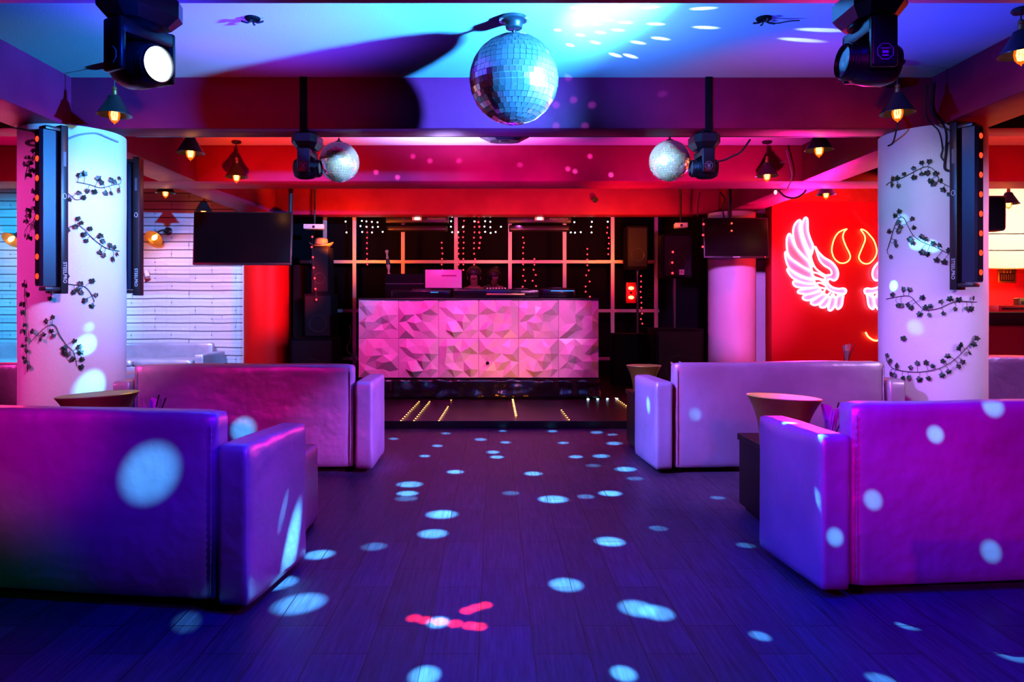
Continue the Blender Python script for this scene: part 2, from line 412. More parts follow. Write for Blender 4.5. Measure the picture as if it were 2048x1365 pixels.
def bucket(label, loc, R, h, ecc=1.):
    t = thing('ice_bucket', label, 'bucket', loc, group='flared brown buckets')
    n = 14; out = []
    for k in range(n + 1):
        u = k / n; out.append((R * (.60 + .10 * u + .30 * u ** 2.6), u * h))
    MB().lathe([(R * .2, 0.0)] + out + [(R * 1.012, h + .004), (R * .985, h + .002)], (0, 0, 0), 48, sx=1, sy=ecc).build('bucket_shell', BUCKET, t)
    MB().lathe([(r * .965, z + .006) for r, z in out[::-1]] + [(.001, .01)], (0, 0, 0), 48, sx=1, sy=ecc).build('bucket_lining', BUCKIN, t)
    MB().lathe([(R * .99, h), (R * 1.02, h + .003), (R * 1.0, h + .008), (R * .96, h + .004)], (0, 0, 0), 48, sx=1, sy=ecc).build('rim', BUCKIN, t)
    return t
b1 = bucket('flared brown bucket on the low table by the front right sofa', (1.635, 4.12, .464), .205, .262, .8)
b2 = bucket('flared brown bucket showing above the back of the front left sofa', (-2.27, 4.18, .464), .225, .262, .8)
b3 = bucket('small brown bucket at the stage edge beside the far right sofa', (1.325, 6.42, .5), .152, .225, .9)
b1.rotation_euler = (.0, math.radians(3.0), 0); b2.rotation_euler = (0, math.radians(-3.5), 0); b1.location.z += .007; b2.location.z += .014
def napkin_glass(label, loc, h=.13, straws=True, nap=.10, seed=0, r=.033):
    rnd = random.Random(seed)
    t = thing('drinking_glass', label, 'glass', loc)
    MB().lathe([(r * .85, 0), (r * .95, h * .5), (r, h), (r - .003, h), (r * .85, .008), (.001, .008)], seg=24).build('glass_body', GLASS, t)
    nb = MB()
    for k in range(6):
        a0 = rnd.uniform(-.5, .5) + k * 1.05; z0 = .02
        d = Vector((math.cos(a0), math.sin(a0), 0)); s = Vector((-d.y, d.x, 0))
        top = h + nap * rnd.uniform(.6, 1.); w = .03
        p0 = d * .004 + Vector((0, 0, z0)); 
        pts = [p0 - s * w * .4, p0 + s * w * .4, d * .02 + s * w * .6 + Vector((0, 0, h)), d * (.03 + .03 * rnd.random()) + s * w + Vector((0, 0, top)), d * .05 - s * w * .2 + Vector((0, 0, top * .97)), d * .022 - s * w * .6 + Vector((0, 0, h))]
        A = [nb.bm.verts.new(p) for p in pts]; B = [nb.bm.verts.new(p + d * .0012) for p in pts]
        nb.bm.faces.new(A); nb.bm.faces.new(B[::-1])
        for q in range(len(pts)): nb.bm.faces.new((A[q], B[q], B[(q + 1) % len(pts)], A[(q + 1) % len(pts)]))
    nb.build('napkin', PAPER, t, False)
    if straws:
        for q in range(2):
            d = Vector((.25 + q * .16, -.1 * q, 1)).normalized()
            MB().cyl(Vector((-.018 + q * .012, -.008, .012)), Vector((-.018 + q * .012, -.008, .012)) + d * (h + nap * 1.02), .0042, None, 8).build('straw', BLACK, t)
    return t
napkin_glass('glass with black straws and a napkin beside the bucket on the right', (1.885, 4.06, .464), .155, True, .09, 3)
napkin_glass('glass stuffed with white napkins beside the bucket behind the front left sofa', (-1.95, 4.12, .464), .13, True, .15, 5)
napkin_glass('glass with a white napkin at the stage edge, behind the far right sofa', (1.60, 6.36, .5), .13, False, .15, 6)
napkin_glass('pink lit glass with a straw in front of the red neon wall', (4.50, 9.25, .52), .17, True, .09, 8, .042)

# ---------------------------------------------------------------- mirror balls
def mirror_ball(label, c, R, rows, top, motor=True):
    t = thing('mirror_ball', label, 'mirror ball', c, group='mirror balls')
    MB().ball((0, 0, 0), R * .985, 48, 32).build('ball_core', GROUT, t)
    mb = MB(); rnd = random.Random(int(R * 1000)); g = .07
    for i in range(rows):
        t0 = PI * (i / rows); t1 = PI * ((i + 1) / rows); tm = (t0 + t1) / 2
        n = max(4, int(round(2 * rows * math.sin(tm)))); off = (i % 2) * .5 + rnd.random() * .15
        for k in range(n):
            p0 = 2 * PI * (k + off) / n; p1 = p0 + 2 * PI / n; pm = (p0 + p1) / 2
            N = Vector((math.sin(tm) * math.cos(pm), math.sin(tm) * math.sin(pm), math.cos(tm)))
            T = Vector((-math.sin(pm), math.cos(pm), 0)); U = N.cross(T)
            N2 = (N + T * rnd.gauss(0, .034) + U * rnd.gauss(0, .034)).normalized()
            T2 = (T - N2 * T.dot(N2)).normalized(); U2 = N2.cross(T2)
            hw = math.sin(tm) * PI / n * R * (1 - g); hh = (t1 - t0) / 2 * R * (1 - g)
            c0 = N * R
            A = [mb.bm.verts.new(c0 + T2 * sx * hw + U2 * sy * hh) for sx, sy in ((-1, -1), (1, -1), (1, 1), (-1, 1))]
            B = [mb.bm.verts.new(v.co - N * R * .014) for v in A]
            mb.bm.faces.new(A)
            for q in range(4): mb.bm.faces.new((B[q], B[(q + 1) % 4], A[(q + 1) % 4], A[q]))
    mb.build('mirror_tiles', MIRROR, t, False)
    if motor:
        m = MB(); z = top - c[2]
        m.lathe([(.045, z - .075), (.052, z - .07), (.056, z - .04), (.066, z - .03), (.085, z - .022), (.086, z - .004), (.03, z)], seg=20)
        m.build('motor', STEEL, t)
        pl = MB().prism([(.10 * math.cos(q), .075 * math.sin(q)) for q in [k * PI / 4 + PI / 8 for k in range(8)]], z - .024, z - .012).build('motor_plate', METAL, t)
        h = MB(); zz = z - .075
        lk = lambda zc, ax: [(.012 * math.cos(q) if ax else 0, 0 if ax else .012 * math.cos(q), zc + .018 * math.sin(q)) for q in [k * PI / 6 for k in range(12)]]
        nlink = max(2, int((zz - R) / .03) + 1)
        for k in range(nlink):
            h.tube(lk(zz - .012 - k * (zz - R - .01) / nlink, k % 2), .0035, 6, closed=True)
        h.build('hook_chain', STEEL, t)
    else:
        MB().cyl((0, 0, R * .97), (0, 0, top - c[2]), .0025, None, 6).build('thread', CABLE, t)
    MB().lathe([(.035, R * .985), (.03, R + .006), (.012, R + .012), (.008, R + .03)], seg=16).build('cap', STEEL, t)
    return t
BIG = Vector((.126, 4.58, 2.687)); SML = Vector((-1.352, 6.32, 2.513)); SMR = Vector((1.532, 6.32, 2.523))
mirror_ball('large mirror ball hanging from the front ceiling bay', BIG, .280, 24, ZC)
mirror_ball('small mirror ball on the left, next to a moving head light', SML, .175, 24, ZC, False)
mirror_ball('small mirror ball on the right, next to a moving head light', SMR, .177, 24, ZC, False)

# ---------------------------------------------------------------- moving head lights
def moving_head(label, loc, rz, tilt, lit=False, s=1., pole=None, group='moving head lights'):
    """hangs: local origin = top of the base; +Y local is the way the head points before tilting"""
    t = thing('moving_head_light', label, 'stage light', loc, rz, group)
    o8 = [(.135, -.06), (.135, .06), (.085, .10), (-.085, .10), (-.135, .06), (-.135, -.06), (-.085, -.10), (.085, -.10)]
    b = MB(); n = 8
    lv = [(-.0, .86), (-.015, 1.), (-.075, 1.), (-.115, .72)]
    rings = [[b.bm.verts.new((x * k * s, y * k * s, z * s)) for x, y in o8] for z, k in lv]
    for A, B in zip(rings, rings[1:]):
        for q in range(n): b.bm.faces.new((A[q], A[(q + 1) % n], B[(q + 1) % n], B[q]))
    b.bm.faces.new(rings[0]); b.bm.faces.new(rings[-1][::-1])
    ba = b.build('base', BLACK, t, False)
    MB().box((0, -.0935 * s, -.045 * s), (.07 * s, .012 * s, .03 * s), .002).build('display', STEEL, ba, False)
    MB().ball((.07 * s, -.099 * s, -.05 * s), .006 * s, 8, 6).build('knob', METAL, ba)
    zc = -.262 * s
    y_ = MB()
    y_.lathe([(.07 * s, -.115 * s), (.075 * s, -.128 * s), (.06 * s, -.14 * s)], seg=20)
    y_.box((0, 0, -.150 * s), (.225 * s, .098 * s, .055 * s), .008 * s)
    y_.build('yoke_bridge', BLACK, t)
    for sx in (-1, 1):
        a_ = MB(); a_.box((sx * .102 * s, 0, -.215 * s), (.028 * s, .098 * s, .19 * s), .010 * s, 3)
        ar = a_.build('yoke_arm', BLACK, t)
        R = Matrix.Rotation(sx * PI / 2, 4, 'Y')
        lg = MB(); xx = sx * .1165 * s
        ring = [(xx + sx * .0005, .031 * s * math.cos(q), -.258 * s + .031 * s * math.sin(q)) for q in [k * PI / 4 + PI / 8 for k in range(8)]]
        lg.tube(ring, .0016 * s, 5, closed=True)
        for q, (wd, hh) in enumerate(((.036, .003), (.022, .010), (.022, .005))):
            lg.box((xx, 0, (-.246 - .013 * q) * s), (.002, wd * s, hh * s))
        lg.build('arm_logo', LOGO, ar, False, label='octagon logo with three small printed lines')
    Rt = Matrix.Rotation(tilt, 3, 'X')
    hd = MB()
    prof = [(.03, -.105), (.068, -.095), (.084, -.06), (.086, 0), (.080, .045), (.068, .062), (.066, .098), (.062, .105), (.058, .100)]
    R0 = Rt @ Matrix.Rotation(-PI / 2, 3, 'X')
    hd.lathe([(r * s, z * s) for r, z in prof] + [(.056 * s, .092 * s)], (0, 0, zc), 28, rot=R0)
    h = hd.build('head', BLACK, t)
    MB().lathe([(.001, .094 * s), (.03 * s, .098 * s), (.056 * s, .093 * s)], (0, 0, zc), 24, rot=R0).build('lens', LENSC if lit else mat('dark_lens', (.05, .06, .1), .05), h)
    rb = MB()
    for z in (.066, .078, .09): rb.lathe([(.069 * s, (z - .003) * s), (.071 * s, z * s), (.069 * s, (z + .003) * s)], (0, 0, zc), 24, rot=R0)
    rb.build('focus_ring', STEEL, h)
    MB().box((0, 0, .015), (.12 * s, .07, .05), .004).build('hanging_clamp', STEEL, t)
    if pole:    # flat steel strap up the face of the beam
        c, sn = math.cos(-rz), math.sin(-rz); R = Matrix.Rotation(-rz, 3, 'Z')
        m = MB(); m.box(R @ Vector((0, pole - .006, (ZC - loc[2]) / 2)), (.055, .012, ZC - loc[2]), .002, rot=R); m.box(R @ Vector((0, pole / 2, .012)), (.055, -pole, .012), .002, rot=R)
        m.build('strap', BLACKM, t)
    return t
# front pair under the near beam, rear pair hung on poles just before the middle beam
moving_head('moving head light with a bright white lens, top left under the near beam', (-1.56, 3.2, ZB - .04), math.radians(-118), math.radians(-6), True, 1.2, None)
moving_head('dark moving head light, top right under the near beam', (1.655, 3.2, ZB - .04), math.radians(90), math.radians(4), False, 1.16, None)
p = P(615, 306, 5.9); moving_head('dark moving head light under the middle beam beside the left small mirror ball', (p.x, 5.9, 2.648), math.radians(-92), 0, False, 1.04, -.13)
p = P(1408, 306, 5.9); moving_head('dark moving head light under the middle beam beside the right small mirror ball', (p.x, 5.9, 2.648), math.radians(92), 0, False, 1.04, -.13)
# clamps of the front pair
fx = thing('ceiling_fixture', 'black octagonal light fixture on the ceiling, peeking below the middle beam', 'stage light', (.10, 7.0, ZC))
b = MB(); o8 = [(.24, -.10), (.24, .10), (.13, .16), (-.13, .16), (-.24, .10), (-.24, -.10), (-.13, -.16), (.13, -.16)]
rings = [[b.bm.verts.new((x * k, y * k, z)) for x, y in o8] for z, k in ((0, .9), (-.16, 1), (-.175, 1), (-.235, .56))]
for A, B in zip(rings, rings[1:]):
    for q in range(8): b.bm.faces.new((A[q], A[(q + 1) % 8], B[(q + 1) % 8], B[q]))
b.bm.faces.new(rings[0]); b.bm.faces.new(rings[-1][::-1]); b.build('housing', BLACK, fx, False)
MB().lathe([(.05, -.232), (.05, -.242), (.02, -.245)], seg=16).build('lens', STEEL, fx)

# ---------------------------------------------------------------- pendant lamps
def pendant(label, loc, zc=ZC, R=.125, proto=None):
    """loc: centre of the shade's rim"""
    t = thing('pendant_lamp', label, 'pendant lamp', loc, group='black conical pendant lamps')
    dz = zc - loc[2]
    MB().lathe([(.001, dz), (.05, dz), (.055, dz - .012), (.045, dz - .026), (.012, dz - .03)], seg=20).build('canopy', SHADE, t)
    MB().cyl((0, 0, .2), (0, 0, dz - .02), .004, None, 8).build('cord', CABLE, t)
    MB().lathe([(.008, .215), (.017, .205), (.018, .19), (.013, .185), (.019, .18), (.019, .15), (.026, .142)], seg=16).build('socket', BRASS, t)
    MB().lathe([(.024, .15), (.045, .138), (.05, .118), (R * .93, .006), (R, 0), (R - .001, -.004), (R * .9, .004), (.046, .112), (.02, .13)], seg=32).build('shade', SHADE, t)
    bu = MB().lathe([(.016, .08), (.022, .06), (.036, .028), (.040, 0), (.034, -.032), (.019, -.054), (.006, -.062), (.004, -.07), (.0005, -.072)], seg=20).build('bulb', AMBERG, t)
    f = MB()
    for k in range(6):
        q = k * PI / 3
        f.tube([(.012 * math.cos(q), .012 * math.sin(q), .055), (.022 * math.cos(q), .022 * math.sin(q), .0), (.014 * math.cos(q), .014 * math.sin(q), -.036)], .006, 6)
    f.build('filament', FILA, bu)
    LIGHTS.append((Vector(loc) + Vector((0, 0, -.085)), 3.0))
    return t
LIGHTS = []
pendant('conical pendant lamp in the front bay at upper left', P(229, 230, 5.45))
pendant('conical pendant lamp in the front bay at upper right', P(1795, 226, 5.40))
pendant('conical pendant lamp hanging beyond the middle beam, left of the left small mirror ball', P(473, 354, 8.0))
pendant('conical pendant lamp hanging beyond the middle beam, right of the right small mirror ball', P(1534, 352, 8.0))
pendant('pendant lamp half hidden under the middle beam on the left', P(381, 306, 6.5))
pendant('pendant lamp half hidden under the middle beam on the right', P(1638, 300, 6.5))
pendant('small pendant lamp in the left aisle, just right of the left LED bars', P(331, 386, 9.3))
pendant('small pendant lamp above the left end of the left television', P(407, 424, 9.9))
pendant('pendant lamp over the red neon wall', P(1652, 389, 9.3))
pendant('pendant lamp in front of the lit bar at the far right', P(2017, 408, 9.2))
pendant('pendant lamp mostly hidden behind the right ivy column', P(1787, 352, 8.0))
pendant('pendant lamp cut off by the right edge, upper right', (3.235, 4.45, 2.80))

# wall sconces on the brick wall
def sconce(label, loc, rz):
    t = thing('wall_sconce', label, 'wall lamp', loc, rz, 'brass wall sconces')
    MB().lathe([(.06, 0), (.06, .015), (.03, .03)], rot=Matrix.Rotation(PI / 2, 3, 'X'), seg=20).build('wall_plate', SHADE, t)
    MB().tube(smoothpath([(0, -.02, 0), (-.02, -.10, .01), (-.06, -.15, -.01), (-.095, -.17, -.05)], 5), .012, 8).build('arm', SHADE, t)
    R = Matrix.Rotation(math.radians(-48), 3, 'X') @ Matrix.Rotation(math.radians(10), 3, 'Y')
    c = (-.10, -.19, -.085)
    MB().lathe([(.03, .05), (.05, .03), (.13, -.06), (.136, -.066), (.126, -.06), (.045, .02)], c, 28, rot=R).build('shade', BRASSIN, t)
    MB().lathe([(.014, .01), (.03, -.02), (.037, -.05), (.03, -.08), (.012, -.10), (.001, -.105)], c, 16, rot=R).build('bulb', mat('warm_bulb', (1, .6, .2), .3, emit=(1, .5, .12), es=9), t)
    LIGHTS.append((Vector(loc) + Vector((-.10, -.42, -.28)), 14.0))
sconce('brass wall sconce on the white brick wall, left of the left television', P(337, 463, 11.14), 0)
sconce('brass wall sconce partly hidden by the left edge of the left ivy column', P(56, 466, 11.14), 0)

# ---------------------------------------------------------------- LED moving bars
def led_bar(label, loc, rz, L, lenses=8, g=1):
    """local: lens face looks to -X (g=1) or +X (g=-1), lettered rail to -Y; origin at the bottom"""
    t = thing('led_light_bar', label, 'stage light', loc, rz, 'black LED light bars')
    MB().box((g * .095, 0, L / 2), (.055, .12, L), .006).build('mounting_rail', BLACK, t)
    MB().box((g * .03, 0, .035), (.14, .10, .03), .006).build('lower_bracket', BLACK, t)
    MB().box((g * .03, 0, L - .035), (.14, .10, .03), .006).build('upper_bracket', BLACK, t)
    h = MB(); h.prism([(g * x, y) for x, y in ((-.07, -.03), (-.055, -.05), (.03, -.058), (.055, -.03), (.055, .04), (.03, .058), (-.055, .05), (-.07, .03))], .055, L - .055)
    hb = h.build('lamp_head', mat('blue_black_housing', (.006, .008, .03), .35, spec=.3), t, False)
    MB().box((-g * .071, 0, L / 2), (.006, .062, L - .13), .002).build('lens_strip', BLACKM, hb, False)
    for k in range(lenses):
        z = .055 + (L - .11) * (k + .5) / lenses
        MB().ball((-g * .073, -.002, z), .022, 14, 10, (.45, 1, 1)).build('lens', LENSR, hb)
    M = Matrix.Translation((g * .095, -.0612, .16)) @ Matrix.Rotation(PI / 2, 4, 'X') @ Matrix.Rotation(-PI / 2, 4, 'Z')
    text('lettering', 'STEELPRO', .036, M, INK, t)
    MB().tube([(g * .095 + .013 * math.cos(q), -.061, L * .58 + .02 * math.sin(q)) for q in [k * PI / 6 for k in range(12)]], .002, 5, closed=True).build('badge_ring', INK, t)
    MB().box((g * .095, -.0605, L * .80), (.02, .001, .11)).build('rating_label', mat('label_grey', (.12, .12, .14), .5), t, False)
    return t
cl = COLS['left']; cr = COLS['right']
p = P(108, 588, 5.52); led_bar('LED light bar with red lenses on the front of the left ivy column', (p.x, 5.44, p.z), math.radians(58), 1.275)
p = P(254, 592, 6.5); b_ = led_bar('LED light bar seen edge-on behind the right side of the left ivy column', (-3.27, 6.46, 1.35), math.radians(8), 1.23)
p = P(1936, 580, 5.5); led_bar('LED light bar with red lenses on the right side of the right ivy column', (p.x, 5.47, p.z), math.radians(-62), 1.275, 8, -1)
SPK = thing('wall_speaker', 'small black wall speaker seen just right of the right ivy column', 'speaker', (4.25, 6.25, 1.90))
MB().box((.02, 0, .15), (.20, .16, .30), .028, 4).build('cabinet', BLACK, SPK)
MB().box((.02, -.082, .15), (.16, .008, .26), .01).build('grille', BLACKM, SPK)
MB().box((-.20, 0, .15), (.28, .03, .04), .004).build('bracket', BLACK, SPK)

# ---------------------------------------------------------------- ivy
def colpoint(col, px, py, off=.006):
    cx, cy, r = COLS[col]; r = r + off
    d = Vector(((px - CX) / F, 1., -(py - CY) / F))
    a = d.x ** 2 + d.y ** 2; b = -2 * (d.x * cx + d.y * cy); c = cx * cx + cy * cy - r * r
    D = b * b - 4 * a * c
    if D < 0:    # just past the silhouette: rest it on the side of the column
        Y = cy; X = cx + math.copysign(r, px - (CX + cx / cy * F)); return Vector((X, Y, H - (py - CY) / F * Y))
    s = (-b - math.sqrt(D)) / (2 * a)
    p = d * s; return Vector((p.x, p.y, H + p.z))
LEAFP = [(0, -.02), (.28, -.22), (.52, .02), (.40, .30), (.62, .52), (.30, .62), (0, 1.0), (-.30, .62), (-.62, .52), (-.40, .30), (-.52, .02), (-.28, -.22)]
def ivy(label, col, stem, leaves, seed):
    rnd = random.Random(seed); cx, cy, r = COLS[col]
    sp = [colpoint(col, v.x, v.y, .011) for v in smoothpath([(x, y, 0) for x, y in stem], 8)]
    org = sp[len(sp) // 2].copy()
    t = thing('ivy_vine', label, 'ivy', org, group='ivy vines on the columns')
    s = MB(); s.tube([p - org for p in sp], .0028, 5)
    lf = MB()
    for (x, y) in leaves:
        c = colpoint(col, x, y, .016)
        N = Vector((c.x - cx, c.y - cy, 0)).normalized()
        q = min(sp, key=lambda v: (v - c).length)
        if (q - c).length < .2:
            mid = (q + c) / 2 + N * .012
            s.tube([q - org, mid - org, c - org], .0018, 4)
        ang = rnd.uniform(-.7, .7) + (PI if c.z < q.z else PI * rnd.choice((0, .8, 1.2)))
        up = Vector((0, 0, 1)); T = up.cross(N).normalized()
        N2 = (N + T * rnd.uniform(-.35, .35) + up * rnd.uniform(-.2, .45)).normalized()
        T2 = up.cross(N2).normalized(); U2 = N2.cross(T2)
        A = T2 * math.cos(ang) + U2 * math.sin(ang); B = N2.cross(A); k = .036 * rnd.uniform(.85, 1.2)
        cen = lf.bm.verts.new(c - org + B * k * .3 + N2 * .008)
        ring = [lf.bm.verts.new(c - org + (A * u + B * v) * k + N2 * (.006 * (1 - abs(u) * 2.2))) for u, v in LEAFP]
        for i in range(len(ring)): lf.bm.faces.new((cen, ring[i], ring[(i + 1) % len(ring)]))
    s.build('stem', STEM, t); lf.build('foliage', LEAF, t, False)
    return t
def z8(L, s, ox, oy): return [(ox + x / s, oy + y / s) for x, y in L]
ZA = lambda L: z8(L, 3.79, 20, 240)
ZL = lambda L: z8(L, 2.926, 0, 400)
ZR = lambda L: z8(L, 3.25, 1780, 240)
ZR2 = lambda L: z8(L, 2.926, 1348, 400)
ivy('ivy sprig highest on the right half of the left column', 'left', ZA([(505, 470), (600, 490), (690, 515), (780, 495), (835, 485)]), ZA([(520, 428), (568, 420), (590, 528), (638, 535), (662, 452), (700, 465), (720, 545), (765, 545), (757, 450), (790, 458), (830, 435), (828, 525)]), 1)
ivy('short ivy sprig beside the LED bar, second from top on the left column', 'left', ZA([(430, 550), (470, 580), (500, 605), (550, 600)]), ZA([(445, 595), (515, 548), (555, 598)]), 2)
ivy('ivy branch sloping down to the right at mid-height of the left column', 'left', ZA([(420, 830), (500, 795), (560, 825), (610, 880), (680, 940), (740, 975), (830, 995)]), ZA([(515, 740), (535, 775), (605, 815), (560, 858), (580, 908), (675, 872), (702, 908), (760, 940), (800, 962), (675, 995), (710, 1015), (780, 1042), (810, 1008), (490, 800), (435, 830)]), 3)
ivy('ivy sprig under the foot of the LED bar on the left column', 'left', ZA([(410, 1240), (480, 1250), (560, 1262), (610, 1310), (640, 1375)]), ZA([(430, 1195), (535, 1230), (620, 1210), (520, 1275), (485, 1300), (535, 1300), (655, 1318), (570, 1358), (420, 1270), (280, 1290), (300, 1345), (615, 1400)]), 4)
ivy('arched ivy branch lowest on the left column', 'left', ZL([(190, 822), (220, 790), (270, 745), (320, 735), (350, 790), (390, 850), (430, 890), (450, 970)]), ZL([(185, 765), (265, 705), (310, 695), (300, 760), (315, 790), (235, 812), (260, 782), (370, 860), (378, 885), (440, 818), (460, 868), (465, 885), (400, 895), (430, 925), (485, 940), (472, 970)]), 5)
ivy('ivy strand hanging down the left edge of the left column', 'left', [(49, 560), (50, 600), (52, 640), (53, 680), (54, 720), (55, 745)], [(46, 568), (44, 606), (45, 622), (50, 648), (44, 660), (52, 676), (47, 690), (46, 714), (50, 722), (58, 738), (54, 705), (51, 585)], 6)
ivy('ivy strand left of the LED bar on the pink side of the left column', 'left', [(90, 365), (76, 380), (74, 410), (68, 440), (56, 452)], [(66, 386), (68, 397), (64, 414), (56, 424), (73, 446), (65, 452), (90, 405), (86, 417), (52, 434), (50, 440), (50, 470), (56, 474)], 7)
ivy('ivy strand at the top left of the left column by the cable loop', 'left', [(86, 305), (70, 308), (60, 322), (52, 345), (50, 360)], [(84, 312), (64, 304), (54, 314), (66, 316), (58, 324), (51, 332), (62, 338), (55, 348), (80, 318)], 8)
ivy('topmost ivy branch arching across the right column', 'right', ZR([(-25, 425), (0, 405), (80, 375), (150, 340), (210, 310), (250, 305), (290, 330), (330, 400), (405, 445)]), ZR([(20, 370), (55, 370), (10, 412), (55, 420), (90, 345), (145, 310), (160, 365), (205, 270), (255, 260), (210, 345), (240, 335), (265, 385), (290, 405), (305, 340), (325, 385), (340, 445), (385, 475)]), 9)
ivy('ivy branch peaking at the second height of the right column', 'right', ZR([(-20, 850), (0, 790), (30, 690), (60, 635), (90, 640), (115, 690), (150, 750), (200, 790), (300, 830), (400, 880)]), ZR([(35, 612), (65, 585), (55, 655), (72, 688), (58, 712), (145, 650), (160, 692), (122, 768), (148, 792), (198, 752), (240, 772), (285, 810), (322, 825), (200, 852), (242, 862), (297, 902), (345, 915), (35, 780), (35, 808), (2, 718), (2, 885), (385, 840)]), 10)
ivy('wavy ivy branch below the LED bar across the right column', 'right', ZR([(-25, 1165), (0, 1160), (120, 1145), (180, 1200), (230, 1235), (320, 1225), (400, 1190), (470, 1180), (565, 1185)]), ZR([(12, 1130), (90, 1110), (132, 1112), (48, 1200), (75, 1198), (112, 1195), (135, 1212), (205, 1165), (240, 1212), (272, 1208), (198, 1255), (255, 1262), (328, 1192), (352, 1253), (402, 1160), (447, 1158), (427, 1223), (493, 1220), (530, 1218), (545, 1150)]), 11)
ivy('drooping ivy garland lowest on the right column', 'right', ZR2([(1237, 900), (1250, 950), (1290, 990), (1400, 1008), (1500, 1000), (1580, 975), (1650, 930), (1730, 850), (1776, 800)]), ZR2([(1245, 905), (1265, 935), (1300, 965), (1270, 1010), (1293, 1020), (1338, 1038), (1375, 1033), (1380, 975), (1425, 965), (1475, 962), (1518, 968), (1440, 1042), (1485, 1038), (1580, 940), (1612, 912), (1575, 1020), (1610, 998), (1665, 968), (1690, 940), (1682, 858), (1665, 878), (1725, 890), (1745, 840), (1762, 808)]), 12)
ivy('single ivy leaf alone on the lower right column', 'right', ZR2([(1340, 797), (1341, 800), (1342, 803)]), ZR2([(1340, 803)]), 13)

# ---------------------------------------------------------------- DJ booth
BY = 9.22
bt = thing('dj_booth', 'DJ booth clad in pink lit faceted white panels on the stage', 'DJ booth', (-.197, BY, .08))
BW = 3.066; PW = BW / 6; PH = .503; Z0 = .343 - .08
MB().box((0, .365, .63), (BW - .03, .62, 1.26)).build('booth_body', BLACKM, bt, False)
MB().box((0, .35, 1.27), (BW, .68, .02), .003).build('booth_top', BLACK, bt, False)
def skirt():
    m = MB(); nx, nz = 60, 6
    V = [[m.bm.verts.new((-1.4 + 2.95 * i / nx, -.01 - .05 * (1 - k / nz) + .028 * noise.noise((i * .35, k * .5, 2)) + .012 * math.sin(i * 1.3), .002 + (Z0 - .01) * k / nz)) for i in range(nx + 1)] for k in range(nz + 1)]
    for k in range(nz):
        for i in range(nx): m.bm.faces.new((V[k][i], V[k][i + 1], V[k + 1][i + 1], V[k + 1][i]))
    o = m.build('plastic_skirt', GLOSSB, bt, label='black shiny plastic sheet hanging below the panels')
    md = o.modifiers.new('thickness', 'SOLIDIFY'); md.thickness = .003
skirt()
def panel_mesh(seed):
    rnd = random.Random(seed); pts = []; hts = []
    n = 5
    for i in range(n + 1):
        for j in range(n + 1):
            edge = i in (0, n) or j in (0, n)
            if (i + j) % 2 and edge and not (i in (0, n) and j in (0, n)): continue
            jx = 0 if edge else rnd.uniform(-.26, .26); jy = 0 if edge else rnd.uniform(-.26, .26)
            pts.append(Vector(((i + jx) / n, (j + jy) / n)))
            hts.append(.002 if edge else rnd.choice((.004, .02, .045, .07, .085)))
    r = delaunay_2d_cdt(pts, [], [], 0, 1e-6)
    return r[0], r[2], [hts[o[0]] if o else 0 for o in r[3]]
for row in range(2):
    for k in range(6):
        vs, fs, hs = panel_mesh(11 + (k * 2 + row) % 3 + (5 if k in (0, 5) else 0))
        m = MB(); fl = (k in (3, 5))
        x0 = -BW / 2 + k * PW + .002; z0 = Z0 + row * PH + .002; w = PW - .004; hh = PH - .004
        V = [m.bm.verts.new((x0 + (1 - v.x if fl else v.x) * w, 0.04 - h, z0 + v.y * hh)) for v, h in zip(vs, hs)]
        for f in fs: m.bm.faces.new([V[i] for i in f])
        # closed back
        bk = [m.bm.verts.new(q) for q in ((x0, .05, z0), (x0 + w, .05, z0), (x0 + w, .05, z0 + hh), (x0, .05, z0 + hh))]
        m.bm.faces.new(bk)
        m.build('facet_panel', PANEL, bt, False)
MB().lathe([(.022, 0), (.022, .004), (.001, .005)], P(975, 727, BY - .02) - Vector(bt.location), 20, rot=Matrix.Rotation(PI / 2, 3, 'X')).build('cable_hole', BLACKM, bt)
# things on the booth
def on(px, py, Y): return P(px, py, Y)
zt = 1.36
def console(name, label, px0, px1, pyt, Y, d, mt=GLOSSB, cat='mixer'):
    a, b_ = P(px0, pyt, Y), P(px1, pyt, Y); t = thing(name, label, cat, ((a.x + b_.x) / 2, Y + d / 2, zt))
    w = b_.x - a.x; h = a.z - zt
    MB().box((0, 0, h / 2), (w, d, h), .02, 3).build('housing', mt, t)
    return t, w, h, d
t, w, h, d = console('dj_controller', 'long black glossy DJ controller on the middle of the booth', 905, 1080, 578, 9.45, .34)
for k in (-1, 1): MB().lathe([(.10, h), (.10, h + .012), (.02, h + .014)], (k * w * .28, 0, 0), 28).build('jog_wheel', STEEL, t)
for k in range(7): MB().lathe([(.012, h), (.011, h + .02), (.002, h + .021)], (-.12 + .04 * k, .04, 0), 10).build('knob', METAL, t)
MB().box((.12, -d / 2 - .001, h * .42), (.5, .004, .02), .001).build('gold_trim', BRASS, t, label='gold strip along the front')
t, w, h, d = console('player_deck', 'black player deck at the right end of the booth top', 1084, 1150, 577, 9.45, .34)
MB().lathe([(.12, h), (.12, h + .012), (.02, h + .014)], (0, 0, 0), 28).build('jog_wheel', STEEL, t)
MB().box((.05, -d / 2 - .001, h * .75), (.3, .004, .012)).build('blue_display', emis('blue_display', (.05, .3, 1), 1.2), t, False)
t, w, h, d = console('player_deck', 'black player deck at the left end of the booth top', 782, 900, 580, 9.42, .30)
MB().lathe([(.12, h), (.12, h + .012), (.02, h + .014)], (0, 0, 0), 28).build('jog_wheel', STEEL, t)
MB().box((.18, -d / 2 - .001, h * .7), (.1, .004, .01)).build('blue_display', MATS['blue_display'], t, False)
t, w, h, d = console('flight_case', 'black flight case behind the player deck on the left of the booth', 770, 848, 548, 9.75, .10, BLACKM, 'case')
